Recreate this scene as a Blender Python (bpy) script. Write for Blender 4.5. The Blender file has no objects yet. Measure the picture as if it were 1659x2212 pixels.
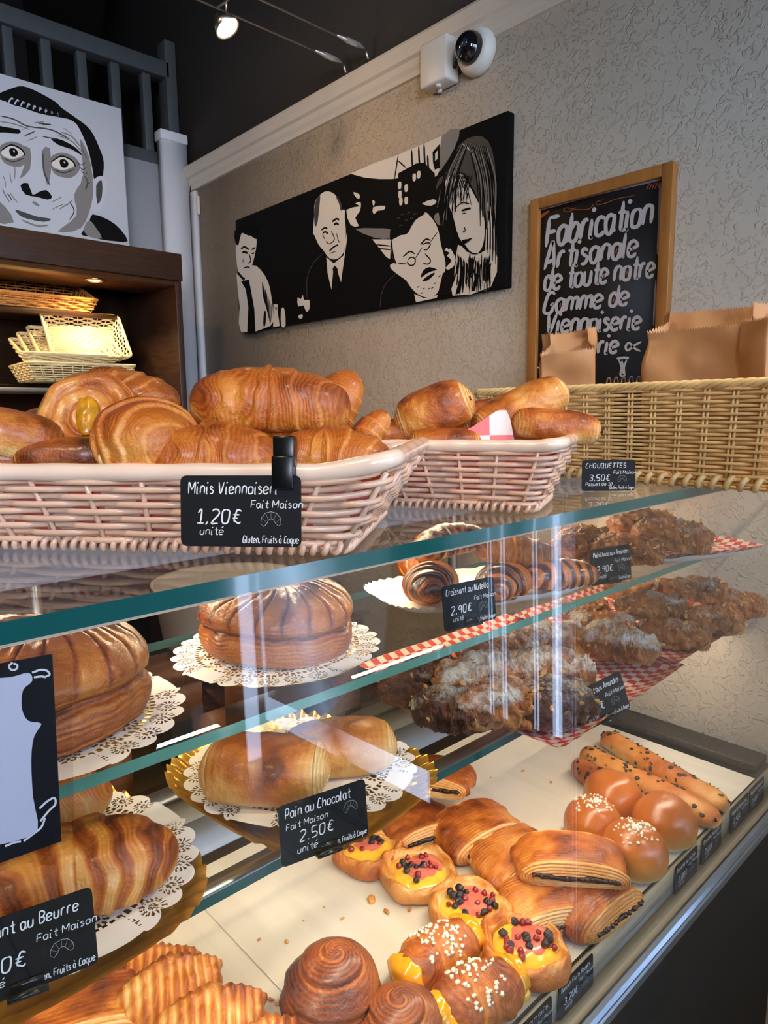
import bpy, math, random
import numpy as np
from mathutils import Vector, Matrix

# ------------------------------------------------------------------ camera, world, lights, exposure
SC = bpy.context.scene
CAMZ = 1.42
IW, IH = 1659, 2212
def _axes():
    cx, cy = IW/2, IH/2
    a = np.array([2430-cx, -(872-cy)]); b = np.array([-554-cx, -(905-cy)])
    f = math.sqrt(-(a @ b))
    X = np.array([a[0], a[1], -f]); X /= np.linalg.norm(X)
    Y = np.array([b[0], b[1], -f]); Y /= np.linalg.norm(Y)
    return f, np.array([X, Y, np.cross(X, Y)])
FPX, ROT = _axes()
cam = bpy.data.cameras.new('camera')
camo = bpy.data.objects.new('camera', cam); SC.collection.objects.link(camo)
M4 = Matrix([list(ROT[i]) + [0] for i in range(3)] + [[0, 0, 0, 1]])
# X and Y measured from the photo are orthogonal to a hair; re-orthonormalise
q = M4.to_quaternion(); q.normalize()
camo.matrix_world = Matrix.Translation((0, 0, CAMZ)) @ q.to_matrix().to_4x4()
cam.sensor_fit = 'HORIZONTAL'; cam.sensor_width = 36.0; cam.lens = 36.0*FPX/IW
cam.clip_start = 0.02
SC.camera = camo

SC.view_settings.view_transform = 'Standard'
SC.view_settings.look = 'None'
SC.view_settings.gamma = 1
SC.view_settings.use_curve_mapping = False
SC.view_settings.exposure = -0.15
SC.cycles.transparent_max_bounces = 32
SC.cycles.max_bounces = 8
SC.cycles.caustics_reflective = False
SC.cycles.caustics_refractive = False
SC.cycles.sample_clamp_indirect = 4.0
SC.cycles.use_denoising = True

w = bpy.data.worlds.new('world'); SC.world = w; w.use_nodes = True
w.node_tree.nodes['Background'].inputs[0].default_value = (0.42, 0.55, 0.80, 1)
w.node_tree.nodes['Background'].inputs[1].default_value = 15.0

def area(name, loc, target, size, energy, color, sizey=None, spread=None):
    l = bpy.data.lights.new(name, 'AREA'); l.energy = energy; l.color = color
    l.shape = 'RECTANGLE'; l.size = size; l.size_y = sizey or size
    if spread: l.spread = spread
    o = bpy.data.objects.new(name, l); SC.collection.objects.link(o)
    o.location = loc
    o.rotation_euler = (Vector(target)-Vector(loc)).to_track_quat('-Z', 'Y').to_euler()
    return o
def spot(name, loc, target, energy, color, angle=60, blend=.6, rad=.02):
    l = bpy.data.lights.new(name, 'SPOT'); l.energy = energy; l.color = color
    l.spot_size = math.radians(angle); l.spot_blend = blend; l.shadow_soft_size = rad
    o = bpy.data.objects.new(name, l); SC.collection.objects.link(o)
    o.location = loc
    o.rotation_euler = (Vector(target)-Vector(loc)).to_track_quat('-Z', 'Y').to_euler()
    return o
XW = 1.40                                  # the right wall
KT = .828                                  # everything on the counter top, against a first estimate
TOP, S1, S2, DECK = CAMZ-.131*KT, CAMZ-.260, CAMZ-.400, CAMZ-.690
WARM = (1.0, .74, .45)
# daylight from the glazed shop front and door
area('daylight', (0.35, -1.50, 1.55), (0.3, .8, 1.1), 1.5, 4, (.72, .84, 1.0), 1.4)
area('door_daylight', (1.36, -.80, 1.30), (0.2, .3, 1.1), .8, 3, (.62, .78, 1.0), 1.4)
# warm ceiling spots of the shop
spot('ceiling_spot', (.10, 1.35, 2.62), (1.40, 2.0, 1.62), 20, (1, .70, .46), 84, .9, .06)
area('cool_fill_left', (-1.1, -1.5, 2.1), (.8, 2.6, 2.05), .8, 16, (.78, .86, 1.0), 1.0, math.radians(60))  # cool fill added to brighten the back wall; no window stands there
spot('ceiling_spot', (.95, -.60, 2.62), (.85, .60, .73), 80, (1, .86, .68), 50, .6, .05)
spot('ceiling_spot', (-.60, .20, 2.62), (.62, .80, 1.33), 46, (1, .76, .50), 60, .8, .05)
# lamps inside the display case: strips under the top glass, behind and along its front edge
area('case_strip', (.20, .726, TOP-.030), (.20, .60, .8), 2.3, 9, (1, .78, .48), .006)
area('front_strip', (.20, .4085, TOP-.030), (.20, .50, .6), 2.3, .5, (1, .82, .57), .008)
area('shelf_fill', (.20, .508, S2-.0255), (.20, .50, .6), 2.3, 6.4, (1, .87, .68), .012)  # strip added under the lower shelf to brighten the deck
# ------------------------------------------------------------------ helpers
PI = math.pi
def ray(px, py):
    d = np.array([px-IW/2, -(py-IH/2), -FPX]); return ROT @ d
def AZ(px, py, z):                          # photo pixel to the horizontal plane at height z
    r = ray(px, py); p = r*((z-CAMZ)/r[2]); return Vector((p[0], p[1], z))
def AX(px, py, x):
    r = ray(px, py); p = r*(x/r[0]); return Vector((x, p[1], p[2]+CAMZ))
def AY(px, py, y):
    r = ray(px, py); p = r*(y/r[1]); return Vector((p[0], y, p[2]+CAMZ))

_rs = np.random.RandomState(7)
_tab = _rs.rand(32, 32, 32)
def noise(p, s=1.0, seed=0):
    q = np.asarray(p, float)*s + seed*7.31 + 100
    i = np.floor(q).astype(int); f = q-i; f = f*f*(3-2*f)
    r = 0
    for dx in (0, 1):
        for dy in (0, 1):
            for dz in (0, 1):
                wgt = (f[..., 0] if dx else 1-f[..., 0])*(f[..., 1] if dy else 1-f[..., 1])*(f[..., 2] if dz else 1-f[..., 2])
                r = r + wgt*_tab[(i[..., 0]+dx) % 32, (i[..., 1]+dy) % 32, (i[..., 2]+dz) % 32]
    return r*2-1
def fbm(p, s=1.0, seed=0, o=3):
    return sum(noise(p, s*2**k, seed+k)*.5**k for k in range(o))

def link(o, parent=None):
    SC.collection.objects.link(o)
    if parent is not None: o.parent = parent
    return o
def mesh(name, V, F, mat, parent=None, attrs=None, smooth=True, mats=None, fm=None, loc=None, rot=None):
    me = bpy.data.meshes.new(name)
    V = np.asarray(V, float).reshape(-1, 3)
    if isinstance(F, np.ndarray):
        n, k = F.shape
        me.vertices.add(len(V)); me.vertices.foreach_set('co', V.ravel())
        me.loops.add(n*k); me.loops.foreach_set('vertex_index', F.ravel().astype(np.int32))
        me.polygons.add(n); me.polygons.foreach_set('loop_start', np.arange(0, n*k, k, dtype=np.int32))
        me.update(calc_edges=True); me.validate()
    else:
        me.from_pydata([tuple(v) for v in V], [], [tuple(f) for f in F]); me.update()
    for k, a in (attrs or {}).items():
        at = me.attributes.new(k, 'FLOAT', 'POINT'); at.data.foreach_set('value', np.asarray(a, np.float32).ravel())
    for m in (mats or [mat]): me.materials.append(m)
    if fm is not None: me.polygons.foreach_set('material_index', np.asarray(fm, np.int32))
    if smooth: me.polygons.foreach_set('use_smooth', np.ones(len(me.polygons), bool))
    o = link(bpy.data.objects.new(name, me), parent)
    if loc is not None: o.location = loc
    if rot is not None: o.rotation_euler = rot
    return o
def gridfaces(nu, nv, cu=False, cv=False, off=0):
    a = np.arange(nu if cu else nu-1); b = np.arange(nv if cv else nv-1)
    A, B = np.meshgrid(a, b, indexing='ij'); A2, B2 = (A+1) % nu, (B+1) % nv
    return np.stack([A*nv+B, A2*nv+B, A2*nv+B2, A*nv+B2], -1).reshape(-1, 4)+off
class MB:                                   # collects pieces of ONE part's mesh
    def __init__(s): s.V = []; s.F = []; s.n = 0; s.A = []
    def add(s, V, F, tone=None):
        V = np.asarray(V, float).reshape(-1, 3)
        s.V.append(V); s.F.append(np.asarray(F)+s.n); s.n += len(V)
        s.A.append(np.full(len(V), .5) if tone is None else (np.full(len(V), tone) if np.isscalar(tone) else np.asarray(tone).ravel()))
        return s
    def box(s, lo, hi, M=None, tone=None, bev=0):
        x0, y0, z0 = lo; x1, y1, z1 = hi
        V = np.array([(x0,y0,z0),(x1,y0,z0),(x1,y1,z0),(x0,y1,z0),(x0,y0,z1),(x1,y0,z1),(x1,y1,z1),(x0,y1,z1)], float)
        if M is not None: V = np.array([M @ Vector(v) for v in V])
        return s.add(V, [(0,3,2,1),(4,5,6,7),(0,1,5,4),(1,2,6,5),(2,3,7,6),(3,0,4,7)], tone)
    def tube(s, P, r, k=6, closed=False, tone=None, caps=True, flat=1.0):
        P = np.asarray(P, float); n = len(P)
        if closed: T = np.roll(P, -1, 0)-np.roll(P, 1, 0)
        else: T = np.gradient(P, axis=0)
        T /= np.maximum(np.linalg.norm(T, axis=1, keepdims=True), 1e-9)
        up = np.array([0, 0, 1.0]); U = np.cross(T, up)
        bad = np.linalg.norm(U, axis=1) < .05
        U[bad] = np.cross(T[bad], np.array([1.0, 0, 0]))
        U /= np.linalg.norm(U, axis=1, keepdims=True); W = np.cross(U, T)
        a = np.arange(k)*2*PI/k
        R = np.broadcast_to(np.asarray(r, float).reshape(-1, 1, 1), (n, 1, 1)) if np.ndim(r) else np.full((n, 1, 1), r)
        V = P[:, None]+R*(np.cos(a)[None, :, None]*U[:, None]*flat+np.sin(a)[None, :, None]*W[:, None])
        V = V.reshape(-1, 3)
        F = gridfaces(n, k, closed, True)
        if not closed and caps:
            V = np.vstack([V, P[:1], P[-1:]]); c0, c1 = n*k, n*k+1
            i = np.arange(k); j = (i+1) % k
            F = np.vstack([F, np.stack([i, j, np.full(k, c0), np.full(k, c0)], -1), np.stack([(n-1)*k+j, (n-1)*k+i, np.full(k, c1), np.full(k, c1)], -1)])
        return s.add(V, F, tone)
    def build(s, name, mat, parent=None, smooth=True, tone=False, **kw):
        F = np.vstack(s.F)
        tri = F[:, 2] == F[:, 3]
        V = np.vstack(s.V)
        if tri.any():
            Fl = [tuple(f[:3]) if t else tuple(f) for f, t in zip(F.tolist(), tri.tolist())]
            return mesh(name, V, Fl, mat, parent, {'tone': np.concatenate(s.A)} if tone else None, smooth, **kw)
        return mesh(name, V, F, mat, parent, {'tone': np.concatenate(s.A)} if tone else None, smooth, **kw)
def bevel(o, wd, seg=2):
    m = o.modifiers.new('bevel', 'BEVEL'); m.width = wd; m.segments = seg; m.limit_method = 'ANGLE'
    return o
def tag(o, label, cat, group=None):
    o['label'] = label; o['category'] = cat
    if group: o['group'] = group
    return o
def thing(name, label, cat, loc=(0, 0, 0), rotz=0, group=None):
    o = bpy.data.objects.new(name, None); o.empty_display_size = .02
    SC.collection.objects.link(o); o.location = loc; o.rotation_euler = (0, 0, rotz)
    return tag(o, label, cat, group)
def struct(o): o['kind'] = 'structure'; return o
def stuff(o): o['kind'] = 'stuff'; return o
def dup(root, loc, rot=None, label=None, group=None, scale=None):
    r = root.copy(); SC.collection.objects.link(r); r.location = loc
    if rot is not None: r.rotation_euler = rot
    if scale is not None: r.scale = scale if not np.isscalar(scale) else (scale,)*3
    if label: r['label'] = label
    if group: r['group'] = group
    def kids(a, b):
        for c in list(a.children):
            d = c.copy(); SC.collection.objects.link(d); d.parent = b; kids(c, d)
    kids(root, r)
    return r
def smooth_line(P, n=8, closed=False):
    P = np.asarray(P, float)
    if len(P) < 3 and not closed:
        t = np.linspace(0, 1, n+1)[:, None]; return P[0]*(1-t)+P[-1]*t
    if closed: Q = np.vstack([P[-1], P, P[0], P[1]]); m = len(P)
    else: Q = np.vstack([2*P[0]-P[1], P, 2*P[-1]-P[-2]]); m = len(P)-1
    out = []
    for i in range(m):
        p0, p1, p2, p3 = Q[i:i+4]
        t = np.linspace(0, 1, n, endpoint=False)[:, None]
        out.append(.5*((2*p1)+(-p0+p2)*t+(2*p0-5*p1+4*p2-p3)*t*t+(-p0+3*p1-3*p2+p3)*t**3))
    if not closed: out.append(Q[-2][None])
    return np.vstack(out)

# ------------------------------------------------------------------ materials
def nt(name):
    m = bpy.data.materials.new(name); m.use_nodes = True
    t = m.node_tree; return m, t, t.nodes['Principled BSDF']
def N(t, typ, **kw):
    n = t.nodes.new(typ)
    for k, v in kw.items():
        if k in n.inputs and not hasattr(n, k): n.inputs[k].default_value = v
        else: setattr(n, k, v)
    return n
def ramp(t, fac, stops):
    r = t.nodes.new('ShaderNodeValToRGB'); e = r.color_ramp.elements
    while len(e) > 1: e.remove(e[-1])
    e[0].position, e[0].color = stops[0][0], (*stops[0][1], 1)
    for p, c in stops[1:]:
        x = e.new(p); x.color = (*c, 1)
    t.links.new(fac, r.inputs[0]); return r.outputs[0]
def srgb(r, g, b):
    f = lambda c: (c/255/12.92) if c/255 <= .04045 else ((c/255+.055)/1.055)**2.4
    return (f(r), f(g), f(b))
def plain(name, col, rough=.5, metal=0, bump=0, bscale=200, var=0, vscale=30, coat=0, spec=.5, stretch=None):
    m, t, b = nt(name)
    b.inputs['Base Color'].default_value = (*col, 1)
    b.inputs['Roughness'].default_value = rough; b.inputs['Metallic'].default_value = metal
    b.inputs['Coat Weight'].default_value = coat; b.inputs['Specular IOR Level'].default_value = spec
    co = N(t, 'ShaderNodeTexCoord').outputs['Object']
    if stretch:
        mp = N(t, 'ShaderNodeMapping'); mp.inputs['Scale'].default_value = stretch
        t.links.new(co, mp.inputs[0]); co = mp.outputs[0]
    if var:
        n = N(t, 'ShaderNodeTexNoise'); n.inputs['Scale'].default_value = vscale; n.inputs['Detail'].default_value = 4
        t.links.new(co, n.inputs[0])
        c2 = ramp(t, n.outputs[0], [(.3, tuple(x*(1-var) for x in col)), (.7, tuple(min(1, x*(1+var)) for x in col))])
        t.links.new(c2, b.inputs['Base Color'])
    if bump:
        n = N(t, 'ShaderNodeTexNoise'); n.inputs['Scale'].default_value = bscale; n.inputs['Detail'].default_value = 3
        t.links.new(co, n.inputs[0])
        bp = N(t, 'ShaderNodeBump'); bp.inputs['Strength'].default_value = bump; bp.inputs['Distance'].default_value = .002
        t.links.new(n.outputs[0], bp.inputs['Height']); t.links.new(bp.outputs[0], b.inputs['Normal'])
    return m
def emit(name, col, s):
    m, t, b = nt(name)
    b.inputs['Base Color'].default_value = (0, 0, 0, 1)
    b.inputs['Emission Color'].default_value = (*col, 1); b.inputs['Emission Strength'].default_value = s
    return m
def glass(name, tint=(.95, .98, .97), ior=1.45, rough=0.0):
    m = bpy.data.materials.new(name); m.use_nodes = True; t = m.node_tree; t.nodes.clear()
    out = N(t, 'ShaderNodeOutputMaterial'); mx = N(t, 'ShaderNodeMixShader'); fr = N(t, 'ShaderNodeFresnel')
    ge = N(t, 'ShaderNodeNewGeometry'); mr = N(t, 'ShaderNodeMapRange')      # same reflectance on both faces of a sheet
    mr.inputs[3].default_value = ior; mr.inputs[4].default_value = 1/ior
    t.links.new(ge.outputs['Backfacing'], mr.inputs[0]); t.links.new(mr.outputs[0], fr.inputs[0])
    tr = N(t, 'ShaderNodeBsdfTransparent'); tr.inputs[0].default_value = (*tint, 1)
    gl = N(t, 'ShaderNodeBsdfGlossy'); gl.inputs['Roughness'].default_value = rough
    t.links.new(fr.outputs[0], mx.inputs[0]); t.links.new(tr.outputs[0], mx.inputs[1]); t.links.new(gl.outputs[0], mx.inputs[2])
    t.links.new(mx.outputs[0], out.inputs[0]); return m
def crust(name, stops, rough=.42, coat=.25, bump=.35, bscale=260, sugar=False, nvar=.28, nscale=55, lamc=.075):
    m, t, b = nt(name)
    co = N(t, 'ShaderNodeTexCoord').outputs['Object']
    at = N(t, 'ShaderNodeAttribute', attribute_name='tone')
    n = N(t, 'ShaderNodeTexNoise'); n.inputs['Scale'].default_value = nscale; n.inputs['Detail'].default_value = 6; n.inputs['Roughness'].default_value = .65
    t.links.new(co, n.inputs[0])
    ma = N(t, 'ShaderNodeMath', operation='MULTIPLY_ADD'); ma.inputs[1].default_value = nvar; ma.inputs[2].default_value = -nvar/2
    t.links.new(n.outputs[0], ma.inputs[0])
    ad = N(t, 'ShaderNodeMath', operation='ADD'); t.links.new(at.outputs['Fac'], ad.inputs[0]); t.links.new(ma.outputs[0], ad.inputs[1])
    la = N(t, 'ShaderNodeAttribute', attribute_name='lam'); lw = N(t, 'ShaderNodeAttribute', attribute_name='lamw')   # fine dough layers
    l0 = N(t, 'ShaderNodeMath', operation='MULTIPLY_ADD'); l0.inputs[1].default_value = 2.2; t.links.new(n.outputs[0], l0.inputs[0])
    l1 = N(t, 'ShaderNodeMath', operation='MULTIPLY'); l1.inputs[1].default_value = 6.2832; t.links.new(la.outputs['Fac'], l1.inputs[0]); t.links.new(l1.outputs[0], l0.inputs[2])
    l2 = N(t, 'ShaderNodeMath', operation='SINE'); t.links.new(l0.outputs[0], l2.inputs[0])
    l3 = N(t, 'ShaderNodeMath', operation='MULTIPLY'); t.links.new(l2.outputs[0], l3.inputs[0]); t.links.new(lw.outputs['Fac'], l3.inputs[1])
    l4 = N(t, 'ShaderNodeMath', operation='MULTIPLY_ADD'); l4.inputs[1].default_value = lamc; t.links.new(l3.outputs[0], l4.inputs[0]); t.links.new(ad.outputs[0], l4.inputs[2])
    col = ramp(t, l4.outputs[0], stops)
    b.inputs['Roughness'].default_value = rough; b.inputs['Coat Weight'].default_value = coat; b.inputs['Coat Roughness'].default_value = .25
    n2 = N(t, 'ShaderNodeTexNoise'); n2.inputs['Scale'].default_value = bscale; n2.inputs['Detail'].default_value = 4
    t.links.new(co, n2.inputs[0])
    bp = N(t, 'ShaderNodeBump'); bp.inputs['Strength'].default_value = bump; bp.inputs['Distance'].default_value = .0015
    h1 = N(t, 'ShaderNodeMath', operation='MULTIPLY_ADD'); h1.inputs[1].default_value = .55; t.links.new(l3.outputs[0], h1.inputs[0]); t.links.new(n2.outputs[0], h1.inputs[2])
    h2 = N(t, 'ShaderNodeMath', operation='MULTIPLY_ADD'); h2.inputs[1].default_value = 15.0; t.links.new(n.outputs[0], h2.inputs[0]); t.links.new(h1.outputs[0], h2.inputs[2])
    t.links.new(h2.outputs[0], bp.inputs['Height']); t.links.new(bp.outputs[0], b.inputs['Normal'])
    if sugar:
        a2 = N(t, 'ShaderNodeAttribute', attribute_name='sugar')
        n3 = N(t, 'ShaderNodeTexNoise'); n3.inputs['Scale'].default_value = 120; n3.inputs['Detail'].default_value = 8; n3.inputs['Roughness'].default_value = .8
        t.links.new(co, n3.inputs[0])
        mu = N(t, 'ShaderNodeMath', operation='MULTIPLY'); t.links.new(a2.outputs['Fac'], mu.inputs[0]); t.links.new(n3.outputs[0], mu.inputs[1])
        mr = N(t, 'ShaderNodeMapRange'); mr.inputs[1].default_value = .34; mr.inputs[2].default_value = .62; mr.inputs[4].default_value = .8
        t.links.new(mu.outputs[0], mr.inputs[0])
        mx = N(t, 'ShaderNodeMixRGB'); t.links.new(mr.outputs[0], mx.inputs[0]); t.links.new(col, mx.inputs[1]); mx.inputs[2].default_value = (.86, .80, .72, 1)
        col = mx.outputs[0]
    t.links.new(col, b.inputs['Base Color'])
    return m
PALE, GOLD, AMB, BRN, DRK = srgb(236,192,126), srgb(212,138,54), srgb(182,94,26), srgb(132,58,14), srgb(74,30,8)
RAMP = [(0, PALE), (.3, GOLD), (.55, AMB), (.8, BRN), (1, DRK)]
MAT = {}
MAT['crust'] = crust('golden_crust', RAMP)
MAT['mini'] = crust('dark_glazed_crust', [(0, srgb(232,190,120)), (.28, srgb(208,134,56)), (.55, srgb(170,88,30)), (.8, srgb(120,56,18)), (1, srgb(66,28,10))], .35, .4)
MAT['light'] = crust('light_crust', [(0, srgb(240,210,152)), (.35, srgb(224,160,80)), (.65, srgb(200,116,40)), (.9, srgb(156,78,24)), (1, srgb(110,52,16))])
MAT['glazed'] = crust('egg_washed_crust', [(0, srgb(222,172,98)), (.3, srgb(196,116,40)), (.6, srgb(158,78,26)), (.85, srgb(106,44,16)), (1, srgb(70,26,10))], .34, .4, .5, 160)
MAT['brioche'] = crust('brioche_crust', [(0, srgb(246,222,168)), (.25, srgb(226,160,74)), (.6, srgb(198,112,36)), (1, srgb(150,74,24))], .32, .5, .12, 300, nvar=.12, nscale=30)
MAT['almond'] = crust('almond_paste_crust', [(0, srgb(232,180,106)), (.3, srgb(204,134,64)), (.6, srgb(160,94,42)), (.85, srgb(108,60,26)), (1, srgb(58,30,16))], .55, .1, .7, 140, sugar=True, nvar=.5, nscale=70)
MAT['almondchoc'] = crust('dark_almond_crust', [(0, srgb(160,100,56)), (.3, srgb(112,64,34)), (.6, srgb(78,42,24)), (1, srgb(44,22,14))], .5, .15, .7, 140, sugar=True, nvar=.5, nscale=70)
MAT['bicolor'] = crust('two_tone_crust', [(0, srgb(226,156,82)), (.3, srgb(196,112,46)), (.5, srgb(130,62,26)), (.7, srgb(74,34,18)), (1, srgb(46,20,12))], .3, .5)
MAT['brownstick'] = crust('brown_stick_crust', [(0, srgb(226,176,104)), (.3, srgb(196,120,54)), (.6, srgb(158,80,34)), (1, srgb(96,44,20))], .4, .3)
MAT['choc'] = plain('chocolate', srgb(44, 24, 16), .35, bump=.3, var=.3, vscale=80)
MAT['custard'] = plain('custard', srgb(246, 190, 60), .2, coat=.6, var=.12, vscale=60, bump=.15, bscale=120)
MAT['dullcustard'] = plain('baked_custard', srgb(190, 128, 22), .3, coat=.3, var=.3, vscale=80, bump=.3, bscale=120)
MAT['warmlitwicker'] = plain('warm_lit_wicker', srgb(226, 150, 70), .5, var=.12, vscale=40)  # warm cabinet light put into the wicker colour as an orange tint
MAT['pinkcustard'] = plain('berry_stained_custard', srgb(216, 112, 92), .2, coat=.6, var=.35, vscale=70, bump=.15, bscale=120)
MAT['apricot'] = plain('apricot', srgb(244, 164, 14), .15, coat=.8, var=.2, vscale=50, bump=.3, bscale=90)
MAT['berryblack'] = plain('blackcurrant', srgb(24, 12, 22), .25, coat=.6, bump=.4, bscale=300)
MAT['berryred'] = plain('redcurrant', srgb(140, 14, 34), .2, coat=.7, var=.3, vscale=200, bump=.3, bscale=300)
MAT['pearl'] = plain('pearl_sugar', srgb(246, 236, 214), .5, bump=.3)
MAT['flake'] = plain('almond_flake', srgb(196, 146, 88), .5, var=.25, vscale=90)
MAT['crumb'] = plain('bread_crumb', srgb(238, 212, 160), .8, bump=1, bscale=200, var=.1, vscale=60)
MAT['paper'] = plain('baking_paper', srgb(214, 206, 192), .55, var=.06, vscale=3, bump=.05, bscale=30, stretch=(12, 1, 1))
MAT['doily'] = plain('white_doily_paper', srgb(240, 234, 226), .8)
MAT['gold'] = plain('gold_foil', srgb(224, 172, 74), .26, .7, bump=.25, bscale=60)
MAT['black'] = plain('black_card', srgb(14, 14, 17), .6, spec=.25)
MAT['plastic'] = plain('black_plastic', srgb(12, 12, 13), .25)
MAT['ink'] = plain('white_ink', srgb(222, 222, 222), .7)
MAT['inkgrey'] = plain('grey_ink', srgb(160, 160, 160), .7)
MAT['beigemetal'] = plain('satin_beige_metal', srgb(196, 184, 158), .38, .25)
MAT['steel'] = plain('brushed_steel', (.62, .60, .56), .28, 1, bump=.04, bscale=40, stretch=(1, 60, 60))
MAT['alu'] = plain('anodised_aluminium', (.55, .58, .62), .35, 1)
MAT['glass'] = glass('clear_glass', (.955, .97, .962), 1.33)
MAT['pane'] = glass('pane_glass', (.975, .985, .98), 1.40)
MAT['edge'] = plain('green_glass_edge', srgb(18, 76, 72), .10, spec=.7, coat=.5)
MAT['edgelight'] = plain('pale_green_glass_edge', srgb(84, 132, 116), .15, spec=.7, coat=.5)
MAT['dark'] = plain('black_lacquer', srgb(15, 14, 13), .55, spec=.3)
MAT['white'] = plain('white_plastic', srgb(222, 216, 206), .4)
MAT['pinkwicker'] = plain('pale_pink_wicker', srgb(222, 180, 152), .32, var=.10, vscale=18, coat=.2)
MAT['wicker'] = plain('natural_wicker', srgb(240, 202, 140), .42, var=.2, vscale=40, coat=.15)
MAT['palewicker'] = plain('cream_wicker', srgb(232, 206, 150), .5, var=.12, vscale=40)
MAT['kraft'] = plain('kraft_paper', srgb(196, 144, 96), .5, var=.06, vscale=12, bump=.08, bscale=60)
MAT['walnut'] = plain('dark_walnut', srgb(58, 36, 24), .42, var=.3, vscale=14, stretch=(1, 1, 9))
MAT['oak'] = plain('honey_oak', srgb(178, 118, 56), .45, var=.16, vscale=10, stretch=(6, 6, 1))
# ------------------------------------------------------------------ the room
def plaster():
    m, t, b = nt('textured_plaster')
    co = N(t, 'ShaderNodeTexCoord').outputs['Object']
    b.inputs['Roughness'].default_value = .85
    n = N(t, 'ShaderNodeTexNoise'); n.inputs['Scale'].default_value = 4; t.links.new(co, n.inputs[0])
    t.links.new(ramp(t, n.outputs[0], [(.3, srgb(196, 178, 156)), (.7, srgb(206, 190, 168))]), b.inputs['Base Color'])
    n1 = N(t, 'ShaderNodeTexNoise'); n1.inputs['Scale'].default_value = 58; n1.inputs['Detail'].default_value = 3; n1.inputs['Distortion'].default_value = 1.2
    t.links.new(co, n1.inputs[0])
    mr = N(t, 'ShaderNodeMapRange'); mr.inputs[1].default_value = .53; mr.inputs[2].default_value = .62; t.links.new(n1.outputs[0], mr.inputs[0])
    n2 = N(t, 'ShaderNodeTexNoise'); n2.inputs['Scale'].default_value = 260; t.links.new(co, n2.inputs[0])
    ma = N(t, 'ShaderNodeMath', operation='MULTIPLY_ADD'); ma.inputs[1].default_value = .12
    t.links.new(n2.outputs[0], ma.inputs[0]); t.links.new(mr.outputs[0], ma.inputs[2])
    bp = N(t, 'ShaderNodeBump'); bp.inputs['Strength'].default_value = .55; bp.inputs['Distance'].default_value = .004
    t.links.new(ma.outputs[0], bp.inputs['Height']); t.links.new(bp.outputs[0], b.inputs['Normal'])
    return m
MAT['plaster'] = plaster()
MAT['blackpaint'] = plain('dark_paint', srgb(62, 56, 51), .8, bump=.1, bscale=80)
MAT['whitewall'] = plain('white_wall', srgb(214, 214, 216), .7, bump=.1, bscale=60)
MAT['greywood'] = plain('dark_grey_paint', srgb(70, 74, 76), .6)
MAT['trim'] = plain('cream_trim', srgb(206, 194, 178), .5)
def slab(name, lo, hi, mat, parent=None, bev=0):
    o = MB().box(lo, hi).build(name, mat, parent, smooth=False)
    return bevel(o, bev) if bev else o
YB = 2.65
CR = CAMZ+.955                                     # top of the crown moulding
m, t, b = nt('beige_floor_tiles')
co = N(t, 'ShaderNodeTexCoord').outputs['Object']
br = N(t, 'ShaderNodeTexBrick'); br.offset = 0
br.inputs['Scale'].default_value = 1; br.inputs['Brick Width'].default_value = .4; br.inputs['Row Height'].default_value = .4; br.inputs['Mortar Size'].default_value = .004
br.inputs['Color1'].default_value = (*srgb(212, 190, 150), 1); br.inputs['Color2'].default_value = (*srgb(204, 180, 138), 1); br.inputs['Mortar'].default_value = (*srgb(120, 104, 84), 1)
t.links.new(co, br.inputs[0]); t.links.new(br.outputs[0], b.inputs['Base Color']); b.inputs['Roughness'].default_value = .35
MAT['tile'] = m
struct(slab('floor', (-2.6, -1.7, -.1), (1.6, 4.6, 0), MAT['tile']))
struct(slab('wall_right', (XW, -.06, 0), (XW+.15, YB+.15, CR), MAT['plaster']))
struct(slab('wall_right_upper', (XW, -1.6, CR), (XW+.15, 4.6, 3.9), MAT['blackpaint']))
struct(slab('wall_back', (-2.6, YB, 0), (XW, YB+.15, CAMZ+.96), MAT['whitewall']))
struct(slab('wall_loft', (-2.6, 4.45, 2.3), (XW, 4.6, 3.9), MAT['blackpaint']))
struct(slab('floor_loft', (-2.6, YB+.15, CAMZ+.85), (XW, 4.45, CAMZ+.95), MAT['blackpaint']))
struct(slab('ceiling', (-2.6, -1.7, 3.9), (1.6, 4.6, 4.0), MAT['blackpaint']))
struct(slab('wall_left', (-2.6, -1.7, 0), (-2.5, 4.6, 3.9), plain('warm_wall', srgb(120, 104, 88), .8)))
dk = plain('dark_shopfront', srgb(34, 36, 42), .5)
struct(slab('wall_front', (-2.5, -1.7, 0), (-.55, -1.6, 3.9), dk))
struct(slab('wall_front_lintel', (-.55, -1.7, 2.35), (1.55, -1.6, 3.9), dk))
# crown moulding of the right wall, a stepped profile run along y
prof = [(0, .955), (-.034, .955), (-.036, .948), (-.030, .935), (-.026, .918), (-.018, .912), (-.016, .896), (-.010, .886), (-.008, .874), (0, .872)]
n = len(prof)
V = [(XW+x, y, CAMZ+z) for y in (-.06, YB) for x, z in prof]
struct(mesh('trim_1', V, [tuple(range(n))[::-1], tuple(range(n, 2*n))]+[(i, i+1, n+i+1, n+i) for i in range(n-1)], MAT['trim'], smooth=False))
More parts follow.
